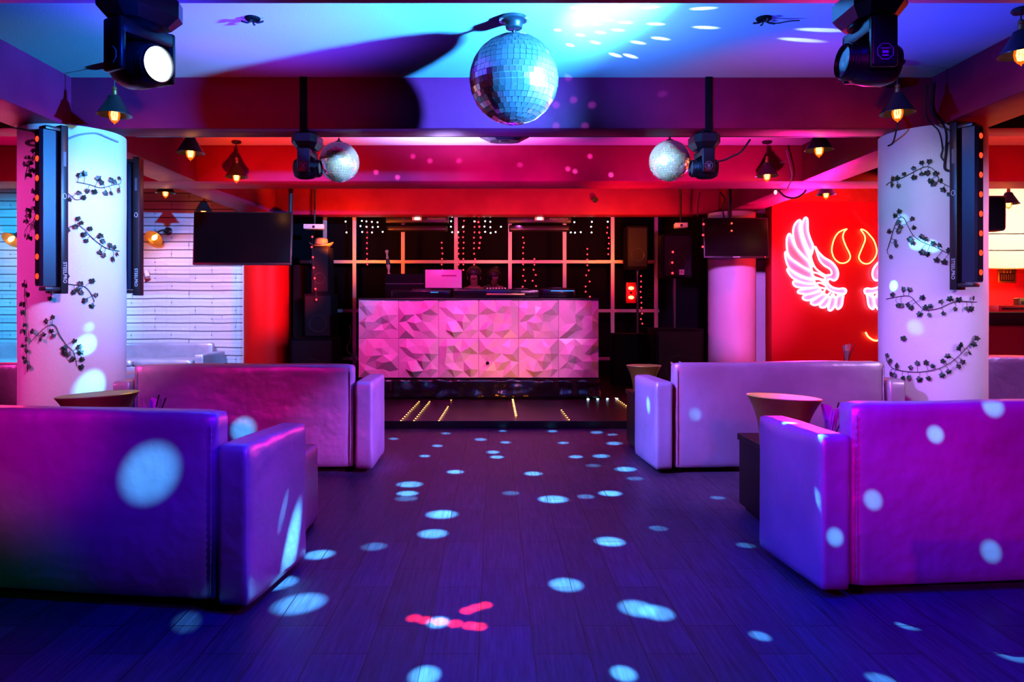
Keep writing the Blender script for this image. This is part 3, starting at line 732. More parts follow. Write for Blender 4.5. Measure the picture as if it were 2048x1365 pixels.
MB().box((0, -d / 2 - .004, h * .6), (w * .98, .006, .012)).build('edge_trim', STEEL, t, False)
lp = thing('laptop', 'open laptop with its pale lid towards the room, on the booth', 'laptop', (P(887, 577, 9.76).x, 9.76, P(887, 577, 9.76).z))
LW = 73 / F * 9.76; LH = 36 / F * 9.76
MB().box((0, .075, .008), (LW, .16, .014), .004).build('keyboard_base', METAL, lp)
R = Matrix.Rotation(math.radians(8), 3, 'X')
MB().box(Vector((0, -.006, LH / 2 + .008)), (LW, .010, LH), .004, 2).build('lid', mat('pale_laptop_lid', (.75, .72, .75), .35), lp)
MB().box((.075, -.0125, LH * .70), (.20, .002, .018)).build('sticker', mat('magenta_sticker', (.35, .03, .2), .5), lp, False)
sp_ = thing('laptop_stand', 'black stand under the open laptop on the booth', 'stand', (P(887, 577, 9.76).x - .08, 9.81, zt))
MB().box((0, 0, (lp.location.z - zt) / 2), (LW * .55, .15, lp.location.z - zt - .002), .004).build('stand_body', BLACKM, sp_, False)

# figurine: small bare statuette with a black waist band
fg = thing('figurine', 'small orange lit statuette with a black waist band, left on the booth', 'figurine', P(779, 548, 9.74))
def zfig(y): return (548 - (480 + y / 17.07)) / F * 9.74
def fx_(x): return ((755 + x / 17.07) - 779) / F * 9.74
pr = [(385, 1165, 65), (385, 1135, 40), (380, 1090, 28), (385, 1000, 40), (370, 930, 66), (365, 850, 70)]
CLAY = mat('terracotta_clay', (.75, .38, .22), .5)
MB().tube([(fx_(x), 0, zfig(y)) for x, y, r in pr], [r / 17.07 / F * 9.74 for x, y, r in pr], 14).build('lower_body', CLAY, fg, angle=70)
pr = [(362, 850, 70), (355, 740, 66), (338, 650, 52)]
MB().tube([(fx_(x), 0, zfig(y)) for x, y, r in pr], [r / 17.07 / F * 9.74 * 1.03 for x, y, r in pr], 14).build('waist_band', BLACK, fg, angle=70)
pr = [(338, 655, 50), (330, 560, 36), (325, 490, 30), (320, 450, 42), (318, 400, 64), (318, 355, 52), (316, 335, 12)]
MB().tube([(fx_(x), 0, zfig(y)) for x, y, r in pr], [r / 17.07 / F * 9.74 for x, y, r in pr], 14).build('upper_body', CLAY, fg, angle=70)

# ---------------------------------------------------------------- people behind the booth
def person(label, loc, rz, J, E, hair, shirt_to, seed=0, sc=1.):
    t = thing('person', label, 'person', loc, rz)
    me = bpy.data.meshes.new('body'); names = list(J)
    me.from_pydata([J[n][0] for n in names], [(names.index(a), names.index(b)) for a, b in E], [])
    o = bpy.data.objects.new('body', me); C.objects.link(o); o.parent = t
    o.modifiers.new('skin', 'SKIN'); sv = me.skin_vertices[0].data
    for i, n in enumerate(names):
        r = J[n][1]; sv[i].radius = (r, r) if not isinstance(r, tuple) else r; sv[i].use_root = (n == 'pelvis')
    sd = o.modifiers.new('sub', 'SUBSURF'); sd.levels = 2; sd.render_levels = 2
    me.materials.append(SKIN)
    return t, o
def body_joints(lean, armspec):
    """standing figure facing -Y; lean bends the upper body forward"""
    J = {}; E = []
    def up(z, y=0.): 
        k = max(0, z - .95); a = lean; return Vector((0, -math.sin(a) * k + y, .95 + math.cos(a) * k))
    def add(n, p, r, par=None):
        J[n] = (tuple(p), r)
        if par: E.append((par, n))
    add('pelvis', (0, 0, .95), .135); add('waist', up(1.10), .115, 'pelvis'); add('chest', up(1.30), (.16, .115), 'waist')
    add('collar', up(1.42), (.11, .08), 'chest'); add('neck', up(1.49, -.01), .05, 'collar'); 
    add('jaw', up(1.555, -.03), .062, 'neck'); add('skull', up(1.64, -.025), .088, 'jaw'); add('crown', up(1.71, -.02), .05, 'skull')
    add('nose', up(1.60, -.135), .012, 'skull')
    for s, n in ((-1, 'l'), (1, 'r')):
        sh = up(1.41) + Vector((s * .17, 0, 0)); add('sh' + n, sh, .06, 'collar')
        el = sh + Vector((s * armspec[0][0], armspec[0][1], armspec[0][2])); add('el' + n, el, .042, 'sh' + n)
        wr = el + Vector((s * armspec[1][0], armspec[1][1], armspec[1][2])); add('wr' + n, wr, .028, 'el' + n)
        d = (wr - el).normalized(); side = Vector((s, 0, 0)); add('pa' + n, wr + d * .055, (.034, .018), 'wr' + n)
        for k in range(4):
            b0 = wr + d * .095 + side * (.026 - .0175 * k) ; add('fa%d' % k + n, b0, .010, 'pa' + n)
            ln = (.030, .042, .046, .040)[3 - k]; add('fb%d' % k + n, b0 + d * ln * .8 + Vector((0, -.01, -.014)), .009, 'fa%d' % k + n)
            add('fc%d' % k + n, b0 + d * ln * 1.2 + Vector((0, -.014, -.036)), .008, 'fb%d' % k + n)
        tb = wr + d * .025 - side * .03; add('ta' + n, tb, .012, 'pa' + n); add('tb' + n, tb + d * .035 - side * .018, .0095, 'ta' + n)
        hp = Vector((s * .095, 0, .88)); add('hip' + n, hp, .09, 'pelvis'); add('kn' + n, (s * .105, -.02, .50), .058, 'hip' + n)
        add('an' + n, (s * .105, .02, .09), .04, 'kn' + n); add('to' + n, (s * .12, -.15, .035), .035, 'an' + n)
    return J, E, up
J, E, up = body_joints(.28, ((.09, -.06, -.26), (-.10, -.25, -.02)))
t1, o1 = person('person with short dark hair in black behind the booth, next to the laptop', (P(948, 560, 10.35).x, 10.57, .08), 0, J, E, None, None)
c = up(1.655, -.01)
def cap(t, c, r, name='hair', bun=None, long=False):
    m = MB(); m.ball(c + Vector((0, .018, .012)), r, 20, 14, (1.0, 1.08, 1.0))
    if bun: m.ball(c + Vector(bun), .045, 14, 10)
    if long: m.ball(c + Vector((0, .05, -.09)), r * .85, 16, 12, (1.1, .8, 1.3))
    return m.build(name, HAIR, t)
def face(t, up):
    for s in (-1, 1):
        MB().ball(up(1.625, -.112) + Vector((s * .032, 0, 0)), .011, 10, 8).build('eye', mat('eye_white', (.6, .58, .56), .3), t)
        MB().ball(up(1.61, 0) + Vector((s * .092, 0, 0)), .026, 10, 8, (.35, .7, 1.2)).build('ear', SKIN, t)
    MB().ball(up(1.555, -.098), .018, 10, 6, (1.3, .4, .4)).build('mouth', mat('lips', (.32, .1, .09), .5), t)
face(t1, up); cap(t1, c + Vector((0, .004, .016)), .108)
def shirt(t, lean, up, w=.2):
    m = MB()
    pr = [up(.93), up(1.0), up(1.12), up(1.28), up(1.39), up(1.445)]
    m.tube(pr, [.165, .16, .148, .178, .17, .085], 18)
    return m.build('shirt', CLOTH, t, angle=80)
s1 = shirt(t1, .28, up); 
m = MB()
for s in (-1, 1):
    sh = up(1.40) + Vector((s * .17, 0, 0)); m.tube([up(1.39) + Vector((s * .08, 0, 0)), sh, sh + Vector((s * .06, -.04, -.17))], [.09, .075, .062], 12)
m.build('sleeves', CLOTH, t1, angle=80)
for t in (t1,):
    m = MB()
    for s in (-1, 1): m.tube([(s * .07, 0, .95), (s * .098, 0, .86), (s * .107, -.02, .5), (s * .107, .02, .1)], [.12, .11, .078, .062], 14)
    m.build('trousers', CLOTH, t, angle=80)
J, E, up2 = body_joints(.62, ((.05, -.02, -.27), (.0, -.10, -.20)))
t2, o2 = person('person with dark hair in a bun leaning over the decks, bare arms red lit', (P(985, 560, 10.75).x - .03, 11.20, .18), math.radians(8), J, E, None, None)
face(t2, up2); cap(t2, up2(1.665, .0), .106, bun=(.03, .03, .10)); shirt(t2, .62, up2)
m = MB()
for s in (-1, 1): m.tube([(s * .07, 0, .95), (s * .098, 0, .86), (s * .107, -.02, .5), (s * .107, .02, .1)], [.12, .11, .078, .062], 14)
m.build('trousers', CLOTH, t2, angle=80)
rs = thing('riser_step', 'low black riser under the person in the bun behind the booth', 'step', (t2.location.x, 11.20, .08))
MB().box((0, 0, .05), (.6, .5, .10), .004).build('step_body', BLACKM, rs, False)

# ---------------------------------------------------------------- stage back: metal grid, LED strings
GY = 12.0
mg = thing('metal_grid', 'silver metal grid frame across the black back wall of the stage', 'frame', (0, GY, .08))
def gpost(px, y0, y1, w=9):
    a, b_ = P(px, y0, GY), P(px, y1, GY); z0, z1 = sorted((a.z, b_.z))
    MB().box((a.x, 0, (z0 + z1) / 2 - .08), (w / F * GY, .035, z1 - z0), .003).build('post', METAL, mg, False)
for px, y0, y1 in ((709, 430, 745), (806, 430, 745), (912, 430, 745), (1020, 430, 745), (1129, 430, 745), (1225, 430, 745), (1312, 430, 690), (650, 430, 745)): gpost(px, y0, y1, 7.5)
def grail(py, x0, x1):
    a, b_ = P(x0, py, GY), P(x1, py, GY)
    MB().box(((a.x + b_.x) / 2, -.004, a.z - .08), (b_.x - a.x, .03, 6.5 / F * GY), .003).build('rail', METAL, mg, False)
grail(524, 600, 1318); grail(622, 600, 1318); grail(718, 600, 1318)
SY = 11.85
BULBM = {}
def led_string(label, pts, Y, m, r=.0125, name='led_string_light', grp='hanging LED light strings'):
    W_ = [P(x, y, Y) for x, y in pts]; org = W_[0].copy()
    t = thing(name, label, 'string light', org, group=grp)
    if len(W_) > 1: MB().tube([p - org + Vector((0, .012, 0)) for p in W_], .0022, 4).build('cable', CABLE, t)
    key = (m.name, r)
    for p in W_:
        if key not in BULBM:
            o = MB().ball((0, 0, 0), r, 8, 6).build('bulb', m, t); BULBM[key] = o.data
        else:
            o = bpy.data.objects.new('bulb', BULBM[key]); C.objects.link(o); o.parent = t
        o.location = p - org
    return t
def Z6(L): return [(640 + x / 3.2, 420 + y / 3.2) for x, y in L]
def col6(x, ys, jit=0, seed=0):
    rnd = random.Random(seed + int(x)); return Z6([(x + rnd.uniform(-jit, jit), y) for y in ys])
lin = lambda a, b_, n: [a + (b_ - a) * k / (n - 1) for k in range(n)]
led_string('red LED string farthest left on the stage back wall', col6(301, lin(110, 350, 8), 2), SY, LEDR)
led_string('short red LED string hanging above the laptop', col6(781, lin(210, 385, 6), 4), SY, LEDR)
led_string('red LED string along the post right of the laptop', col6(886, lin(142, 385, 8), 3), SY, LEDR)
led_string('long red LED string just right of the post above the laptop', col6(918, lin(70, 385, 10), 4), SY, LEDR)
led_string('red LED string hanging above the person with short dark hair', col6(988, lin(75, 350, 9), 6), SY, LEDR)
led_string('thick red LED string curving at the top centre of the stage', Z6([(1017, 42), (1014, 78), (1020, 108), (1020, 145), (1028, 177), (1022, 212), (1018, 244)]), SY, LEDR, .016)
led_string('long red LED string right of the two people', Z6([(1299, 177), (1306, 212), (1300, 241), (1300, 278), (1300, 314), (1300, 349), (1304, 384), (1299, 423), (1313, 454), (1297, 492)]), SY, LEDR)
led_string('short wavy red LED string over the right player deck', Z6([(1372, 315), (1372, 351), (1367, 384), (1381, 417), (1361, 454), (1383, 488)]), SY, LEDR)
led_string('red LED string above the right end of the booth', Z6([(1711, 250), (1711, 285), (1711, 319), (1711, 355), (1720, 388), (1704, 419), (1726, 459), (1700, 491), (1700, 524), (1727, 556)]), SY, LEDR)
led_string('red LED string beside the tall red lit post on the right', Z6([(1841, 76), (1840, 113), (1837, 147), (1848, 179), (1849, 216), (1845, 248), (1845, 284)]), SY, LEDR)
led_string('red LED string low at the right of the stage', [(900 + x / 2.967, 400 + y / 2.967) for x, y in ((1134, 452), (1134, 485), (1134, 516), (1131, 546), (1134, 579), (1136, 611), (1136, 641), (1140, 675), (1133, 708), (1141, 735))], SY, LEDR)
WS = 11.78
WH = [('left of the first post', [(164, 75), (170, 145)]), ('over the leftmost red string', [(268, 71), (259, 104), (270, 142)]), ('right of the leftmost red string', [(297, 74), (297, 108)]), ('third at the upper left', [(332, 77), (337, 111), (333, 145)]), ('fourth at the upper left', [(368, 80), (371, 109), (401, 141)]),
      ('at the right end of the left light bar', [(846, 44), (839, 73), (838, 108), (846, 143)]), ('above the laptop post', [(915, 110), (884, 143)]), ('left of the thick red string', [(988, 74), (1050, 43), (1057, 73), (1052, 107), (1057, 141)]), ('right of the thick red string', [(1089, 43), (1090, 76), (1090, 111), (1092, 148)]), ('at the left end of the right light bar', [(1158, 108), (1124, 142)]),
      ('below the right light bar', [(1364, 42), (1469, 42)]), ('at the right end of the right light bar', [(1628, 79), (1605, 145), (1632, 146), (1669, 143)]), ('upper right of the stage', [(1703, 41), (1740, 77), (1735, 108), (1738, 145)]), ('farthest right', [(1775, 40), (1842, 76)])]
for nm, L in WH: led_string('short white LED string ' + nm, Z6(L), WS, LEDW, .013, grp='short white LED strings')
led_string('row of tiny white LEDs under the left light bar', [(792, 463), (811, 463), (830, 463), (849, 463), (867, 463), (887, 463)], WS, mat('dim_white_led', (.8, .8, .9), .3, emit=(.8, .8, 1), es=.6), .008, grp='short white LED strings')

def light_bar(label, px0, px1):
    a, b_ = P(px0, 432, 11.62), P(px1, 464, 11.62); w = b_.x - a.x; h = a.z - b_.z
    t = thing('stage_light_bar', label, 'stage light', ((a.x + b_.x) / 2, 11.66, b_.z), group='long black light bars under the orange beam')
    MB().box((0, 0, h * .78), (w, .16, h * .44), .01).build('housing', BLACK, t)
    MB().box((0, 0, h * .22), (w * .96, .14, h * .40), .03, 3).build('lamp_head', BLACK, t)
    MB().box((0, -.083, h * .80), (.15, .006, .055), .002).build('display_frame', WHITEP, t, False)
    MB().box((.005, -.088, h * .80), (.08, .006, .032)).build('display', emis('white_display', (1, .9, 1), 4), t, False)
    M = Matrix.Translation((.31, -.0815, h * .80)) @ Matrix.Rotation(PI / 2, 4, 'X') @ Matrix.Rotation(PI, 4, 'Z')
    text('lettering', 'ANDROMEDA', .047, M, mat('grey_print', (.35, .33, .4), .5), t)
    MB().lathe([(.02, 0), (.02, .004), (.001, .005)], (-.22, -.081, h * .8), 14, rot=Matrix.Rotation(PI / 2, 3, 'X')).build('dial', STEEL, t)
    MB().cyl((0, 0, h), (0, 0, ZC - b_.z), .018, None, 10).build('hanging_pole', BLACK, t)
    return t
light_bar('long black light bar over the left half of the booth', 772, 897)
light_bar('long black light bar over the right half of the booth', 1015, 1142)
def projector(label, px, py, Y, w, h, rot):
    p = P(px, py, Y); t = thing('hanging_projector', label, 'projector', p, math.radians(rot))
    MB().box((0, .1, 0), (w, .2, h), .008).build('housing', WHITEP, t)
    MB().box((.0, -.003, -.006), (.036, .008, .036), .002).build('lens_window', BLACK, t, False)
    MB().cyl((0, .1, h / 2), (0, .1, ZC - p.z), .014, None, 10).build('hanging_rod', BLACK, t)
projector('white hanging projector over the hat and left speaker stack', 627, 453, 10.9, .30, .072, 4)
projector('dim white hanging projector at the upper right of the stage', 1363, 450, 10.9, .19, .07, -8)

# ---------------------------------------------------------------- speaker stacks on stage
def cab(name, label, px0, px1, py0, py1, Y, d, grille=True, cat='speaker', m=BLACKM, zbase=None):
    a, b_ = P(px0, py0, Y), P(px1, py1, Y); z = b_.z if zbase is None else zbase
    t = thing(name, label, cat, ((a.x + b_.x) / 2, Y + d / 2, z)); w = b_.x - a.x; h = a.z - z
    MB().box((0, 0, h / 2), (w, d, h), .012).build('cabinet', m, t, True)
    if grille:
        MB().box((0, -d / 2 - .004, h / 2), (w * .9, .012, h * .9), .004).build('grille', mat('speaker_grille', (.012, .011, .014), .6, spec=.15), t, False)
        MB().tube([(w * .3 * math.cos(q), -d / 2 - .011, h * .33 + w * .3 * math.sin(q)) for q in [k * PI / 12 for k in range(24)]], .004, 5, closed=True).build('cone_ring', mat('speaker_ring', (.04, .035, .045), .5), t)
    return t, w, h
cab('subwoofer', 'large black subwoofer at the bottom of the left speaker stack', 580, 668, 677, 765, 10.3, .55, zbase=.08)
zsub = P(0, 677, 10.3).z
cab('speaker', 'black speaker in the middle of the left stack', 608, 664, 588, 0, 10.4, .4, zbase=zsub)
zmid = P(0, 588, 10.4).z
tt, w, h = cab('speaker', 'tall dark speaker at the top of the left stack, under the hat', 622, 657, 493, 0, 10.42, .35, zbase=zmid)
ht = thing('cowboy_hat', 'brown brimmed hat on top of the left speaker stack', 'hat', (P(640, 493, 10.5).x, 10.58, P(640, 493, 10.42).z))
HAT = mat('brown_straw', (.30, .12, .08), .8, bump=[(60, .4, .01)])
m = MB(); seg = 36; rings = []
for r_, z_ in ((.175, .02), (.17, .012), (.12, .006), (.105, .012), (.1, .06), (.095, .11), (.075, .135), (.001, .12)):
    rings.append([m.bm.verts.new((r_ * math.cos(2 * PI * k / seg), r_ * .95 * math.sin(2 * PI * k / seg), z_ + (.055 * abs(math.cos(2 * PI * k / seg)) ** 3 if r_ > .15 else 0) + (.0 if r_ < .08 else 0))) for k in range(seg)])
for A, B in zip(rings, rings[1:]):
    for k in range(seg): m.bm.faces.new((A[k], A[(k + 1) % seg], B[(k + 1) % seg], B[k]))
hb_ = m.build('hat_body', HAT, ht, angle=80)
MB().lathe([(.107, .014), (.108, .035), (.104, .036)], seg=32).build('hat_band', BLACK, ht)
tt, w, h = cab('amplifier_case', 'black case at the left back of the stage, beside the speaker stack', 586, 606, 530, 0, 10.9, .3, False, 'case', zbase=.08)
led_string('red LED string down the front of the left speaker stack', [(580 + x / 4.4, 430 + y / 4.4) for x, y in ((197, 193), (192, 283), (202, 373), (208, 465), (217, 558), (224, 652), (232, 747))], 10.32, LEDR, .014)
# right side
cab('subwoofer', 'large black subwoofer at the right of the stage', 1312, 1408, 658, 0, 10.3, .6, zbase=.08)
zs2 = P(0, 658, 10.3).z
sp, w, h = cab('speaker', 'black loudspeaker with a small white badge on a pole at the right of the stage', 1326, 1384, 468, 556, 10.4, .36)
zz = sp.location.z
MB().cyl((0.0, 0, zs2 - zz), (0.0, 0, .0), .02, None, 12).build('pole', STEEL, sp)
MB().box((.055, -.195, .08), (.075, .008, .075), .003).build('badge', mat('white_badge', (.85, .8, .8), .4), sp, False)
text('lettering', 'HK', .055, Matrix.Translation((.055, -.2, .08)) @ Matrix.Rotation(PI / 2, 4, 'X'), mat('red_print', (.35, .02, .02), .5), sp)
cab('speaker', 'dark loudspeaker on a stand, left of the badge speaker', 1254, 1296, 452, 538, 11.28, .34)
ss = thing('speaker_stand', 'thin dark stand under the left hand dark loudspeaker', 'stand', (P(1275, 600, 11.45).x, 11.45, .08))
MB().cyl((0, 0, .25), (0, 0, P(0, 538, 11.28).z - .08), .02, None, 12).build('pole', STEEL, ss)
for k in range(3):
    q = k * 2 * PI / 3 + .4; MB().tube([(0, 0, .5), (.3 * math.cos(q), .25 * math.sin(q), .012)], .012, 8).build('leg', STEEL, ss)
cab('equipment_case', 'low black equipment case beside the right subwoofer', 1228, 1296, 668, 0, 10.7, .4, False, 'case', zbase=.08)
led_string('three red LEDs on the left edge of the badge speaker', [(1300 + x / 4.265, 420 + y / 4.265) for x, y in ((195, 360), (190, 450), (192, 540))], 10.36, LEDR, .016)
pr_ = thing('red_lamp', 'twin red lamp glowing on the stage back wall at the right', 'lamp', P(1262, 586, 11.7))
MB().box((0, .02, 0), (.16, .04, .34), .01).build('housing', mat('red_lamp_body', (.6, .02, .02), .4), pr_, True)
for dz in (.075, -.075): MB().ball((0, -.012, dz), .035, 12, 8, (1.3, .6, .8)).build('bulb', emis('red_lamp_glow', (1, .16, .05), 12), pr_)
MB().box((0, .25, 0), (.03, .5, .03)).build('wall_arm', BLACKM, pr_, False)

# LED rows inlaid on the stage
def led_row(label, a, b_, n, m, r=.0078):
    A, B = PF(*a, Z=.086), PF(*b_, Z=.086); org = A.copy(); org.z = .08
    t = thing('led_strip', label, 'LED strip', org, group='LED rows on the stage floor')
    d = B - A
    if d.length > .05: MB().tube([(0, 0, .0015), Vector((d.x, d.y, .0015))], .0018, 6).build('strip_base', BLACKM, t)
    key = ('row', m.name)
    for k in range(n):
        if key not in BULBM: o = MB().ball((0, 0, 0), 1, 8, 6, (1, .8, .4)).build('bulb', m, t); BULBM[key] = o.data
        else: o = bpy.data.objects.new('bulb', BULBM[key]); C.objects.link(o); o.parent = t
        o.scale = (r, r, r); o.location = d * (k / max(1, n - 1)) + Vector((0, 0, .008))
led_row('leftmost long orange LED row on the stage floor', (802, 842), (838, 804), 12, LEDO)
led_row('second orange LED row from the left on the stage floor', (828, 842), (859, 804), 12, LEDO)
led_row('third orange LED row from the left on the stage floor', (878, 842), (896, 814), 10, LEDO)
led_row('pair of orange LEDs on the stage floor under the booth', (902, 801), (903, 798), 2, LEDO)
led_row('orange LED row in the middle of the stage floor', (1025, 797), (1032, 831), 12, LEDO, .012)
led_row('orange LED row right of the middle of the stage floor', (1123, 821), (1138, 840), 6, LEDO)
led_row('orange LED row at the right of the stage floor beside the bucket', (1231, 797), (1252, 812), 7, LEDO)
led_row('blue white LED row along the back right of the stage floor', (1176, 799), (1234, 798), 4, LEDB, .017)

# ---------------------------------------------------------------- televisions
def tv(label, quad, Y, yaw, pole_px, logo=False):
    a, b_ = P(quad[0], quad[1], Y), P(quad[2], quad[3], Y)
    w = b_.x - a.x; h = a.z - b_.z; c = (a + b_) / 2
    t = thing('television', label, 'television', c, rot=(math.radians(-4), 0, math.radians(yaw)))
    MB().box((0, 0, 0), (w, .045, h), .006).build('bezel', BLACK, t)
    MB().box((0, -.0235, .006), (w - .03, .003, h - .04), .001).build('screen', SCREEN, t, False)
    MB().box((0, .05, 0), (w * .6, .06, h * .6), .01).build('rear_housing', BLACK, t)
    px = (pole_px - (quad[0] + quad[2]) / 2) / F * Y
    MB().cyl((px, .08, h * .1), (px, .08, ZC - c.z + .0), .028, None, 12).build('hanging_pole', BLACK, t)
    if logo:
        MB().box((0, -.026, -h / 2 + .013), (.10, .002, .012)).build('brand_strip', INK, t, False)
        MB().box((w * .44, -.026, -h / 2 + .013), (.012, .002, .01)).build('standby_light', LENSR, t, False)
tv('black wall television hanging over the brick wall and red column on the left', (389, 424, 584, 531), 9.0, 2, 576)
tv('dark television hanging in front of the pink lit column on the right', (1406, 436, 1536, 517), 10.2, 0, 1465, True)
led_string('three red LEDs down the left edge of the right television', [(1300 + x / 4.265, 420 + y / 4.265) for x, y in ((457, 122), (453, 215), (450, 315))], 10.15, LEDR, .016)
led_string('two red reflections in the right television, shown as glowing beads', [(1300 + x / 4.265, 420 + y / 4.265) for x, y in ((697, 115), (697, 178))], 10.15, mat('red_led_reflection', (1, .1, .05), .3, emit=(1, .08, .03), es=3), .013)  # reflections in the screen, built as glowing bulbs in front of it

# ---------------------------------------------------------------- neon wings and horns
NY = 10.56
def ZW(L): return [(1560 + x / 6.83, 430 + y / 6.83) for x, y in L]
FEATH = [
 [(455, 440), (420, 340), (385, 230), (380, 130), (375, 60), (350, 35), (322, 70), (302, 150), (312, 260), (345, 360), (390, 470), (420, 560)],
 [(415, 610), (370, 500), (320, 380), (290, 280), (272, 180), (285, 95), (265, 70), (215, 110), (182, 190), (180, 300), (215, 430), (285, 530), (400, 640)],
 [(400, 650), (300, 540), (210, 430), (165, 320), (140, 265), (115, 265), (92, 330), (92, 440), (108, 530), (155, 600), (240, 660), (330, 720), (430, 770)],
 [(430, 775), (310, 710), (200, 640), (120, 570), (88, 508), (68, 525), (80, 620), (115, 710), (180, 780), (270, 840), (370, 872), (450, 882)],
 [(450, 885), (330, 850), (210, 790), (122, 735), (98, 750), (120, 800), (170, 860), (250, 905), (360, 938), (470, 940)],
 [(470, 945), (350, 935), (230, 910), (190, 905), (178, 935), (205, 975), (270, 995), (380, 1000), (520, 985)],
 [(530, 990), (420, 1005), (300, 1020), (252, 1035), (248, 1065), (300, 1080), (400, 1085), (540, 1040)],
 [(545, 1040), (440, 1070), (340, 1100), (310, 1130), (330, 1160), (400, 1170), (490, 1130), (590, 1080)],
 [(590, 1085), (500, 1140), (430, 1185), (425, 1215), (470, 1235), (530, 1220), (600, 1160), (650, 1110)],
 [(650, 1115), (590, 1180), (545, 1235), (560, 1265), (610, 1265), (660, 1220), (690, 1140)],
 [(700, 1120), (680, 1200), (658, 1280), (680, 1310), (720, 1290), (760, 1220), (770, 1140)],
 [(780, 1130), (765, 1220), (775, 1280), (805, 1285), (845, 1240), (860, 1150), (865, 1085)]]
ARCH = [(480, 430), (520, 500), (600, 580), (700, 640), (770, 720), (795, 800), (780, 870), (740, 900), (690, 880), (655, 890), (660, 940), (720, 990), (800, 1010), (870, 1005), (905, 1030), (890, 1075), (840, 1080), (740, 1060), (660, 1020), (620, 960), (610, 890), (630, 830), (690, 820), (705, 790), (680, 740), (600, 690), (540, 620), (505, 520)]
INNER = [[(415, 480), (430, 600), (480, 720), (560, 790), (630, 830)], [(425, 640), (440, 770), (520, 800), (610, 850)], [(440, 780), (465, 845), (600, 890)], [(470, 882), (540, 880), (600, 925)], [(470, 942), (550, 930), (615, 960)], [(540, 990), (580, 1000), (620, 1010), (600, 1060), (640, 1100), (690, 1060)], [(690, 1140), (720, 1080), (770, 1140), (800, 1075), (860, 1100)]]
def neon_wing(label, mirror):
    f = (lambda L: [(2 * 1710.5 - x, y) for x, y in ZW(L)]) if mirror else ZW
    org = P(*f([(450, 700)])[0], NY); t = thing('neon_wing', label, 'neon sign', org, group='pink neon wings')
    loc = lambda L, dy=0: [P(x, y, NY) - org + Vector((0, dy, 0)) for x, y in f(L)]
    for L in FEATH:
        MB().tube(smoothpath(loc(L), 4, True), .0125, 7, closed=True).build('neon_tube', NEONP, t)
    MB().tube(smoothpath(loc(ARCH), 4, True), .0125, 7, closed=True).build('neon_tube', NEONP, t)
    for L in INNER: MB().tube(smoothpath(loc(L), 4), .0125, 7).build('neon_tube', NEONP, t)
    pl = MB()
    for L in FEATH + [ARCH]:
        q = smoothpath(loc(L, .022), 3, True)
        A = [pl.bm.verts.new(v) for v in q]; B = [pl.bm.verts.new(v + Vector((0, .006, 0))) for v in q]
        for i, j, k in tessellate_polygon([[Vector((v.x, v.z, 0)) for v in q]]):
            pl.bm.faces.new((A[i], A[j], A[k])); pl.bm.faces.new((B[k], B[j], B[i]))
        for k in range(len(q)): pl.bm.faces.new((A[k], A[(k + 1) % len(q)], B[(k + 1) % len(q)], B[k]))
    MB().cyl((0, .02, 0), (0, .045, 0), .02, None, 10).build('wall_mount', WHITEP, t)
    pl.build('acrylic_backing', ACRYL, t, False, label='acrylic behind the tubes, their pink glow in its colour')
neon_wing('left pink neon wing on the red wall', False)
neon_wing('right pink neon wing on the red wall, partly behind the ivy column', True)
def ZH(L): return [(1540 + x / 4.265, 400 + y / 4.265) for x, y in L]
def neon(label, L, closed, name='neon_horn', r=.009):
    pts = [P(x, y, NY + .01) for x, y in ZH(L)]; org = pts[0].copy()
    t = thing(name, label, 'neon sign', org)
    MB().tube(smoothpath([p - org for p in pts], 5, closed), r, 7, closed=closed).build('neon_tube', NEONO, t)
    bk = MB()
    for p in pts[::4]: bk.cyl(p - org, p - org + Vector((0, .03, 0)), .006, None, 8)
    bk.build('mounting_clips', WHITEP, t)
neon('left orange neon horn on the red wall', [(655, 248), (590, 275), (550, 330), (530, 400), (530, 450), (550, 500), (590, 535), (630, 540), (665, 525), (685, 490), (675, 450), (650, 400), (630, 350), (622, 310), (635, 270)], True)
neon('right orange neon horn on the red wall', [(775, 252), (805, 300), (812, 340), (795, 390), (770, 450), (758, 490), (775, 525), (810, 545), (850, 540), (890, 500), (910, 450), (905, 400), (885, 345), (850, 300), (815, 265)], True)
neon('orange neon curve low on the red wall beside the ivy column', [(815, 1130), (840, 1170), (890, 1200), (930, 1195), (965, 1165), (1000, 1120), (1030, 1060)], False, 'neon_curve', .012)

# ---------------------------------------------------------------- bar at the far right
bar = thing('bar_counter', 'black topped bar counter at the far right edge', 'bar counter', (7.9, 9.9, 0))
MB().box((0, .1, 1.10), (3.2, .75, .16), .012).build('countertop', BLACK, bar)
MB().box((0, .15, .51), (3.1, .55, 1.02)).build('counter_body', mat('dark_red_panel', (.25, .02, .03), .4), bar, False)
for x, w_, m_ in ((-.55, .42, mat('dusky_panel', (.2, .05, .10), .5)), (.35, 1.2, mat('lilac_panel', (.5, .42, .6), .6, bump=[(40, .4, .01)]))):
    MB().box((x, -.14, .52), (w_, .03, .96), .004).build('front_panel', m_, bar, False)
hd = thing('bar_canopy', 'white boarded canopy over the bar at the far right', 'canopy', (8.0, 10.4, 1.80))
CREAM = mat('cream_board', (.85, .8, .72), .5)
for k, (z0, z1, dy) in enumerate(((.0, .255, 0), (.265, .50, .05), (.51, 1.20, .10))):
    MB().box((0, .1 + dy, (z0 + z1) / 2), (3.0, .2, z1 - z0 - .004), .006).build('board', CREAM, hd, False)
slab('wall_bar', (6.05, 11.0, 0), (XR, 11.2, ZC), REDW)
fr = thing('framed_sign', 'small brass framed sign with dark lettering on the red bar wall', 'sign', (P(2015, 553, 10.96).x, 10.98, P(2015, 553, 10.96).z))
MB().box((0, 0, 0), (.27, .02, .20), .006).build('frame', BRASS, fr)
MB().box((0, -.012, -.01), (.22, .006, .12)).build('plate', BLACK, fr, False)
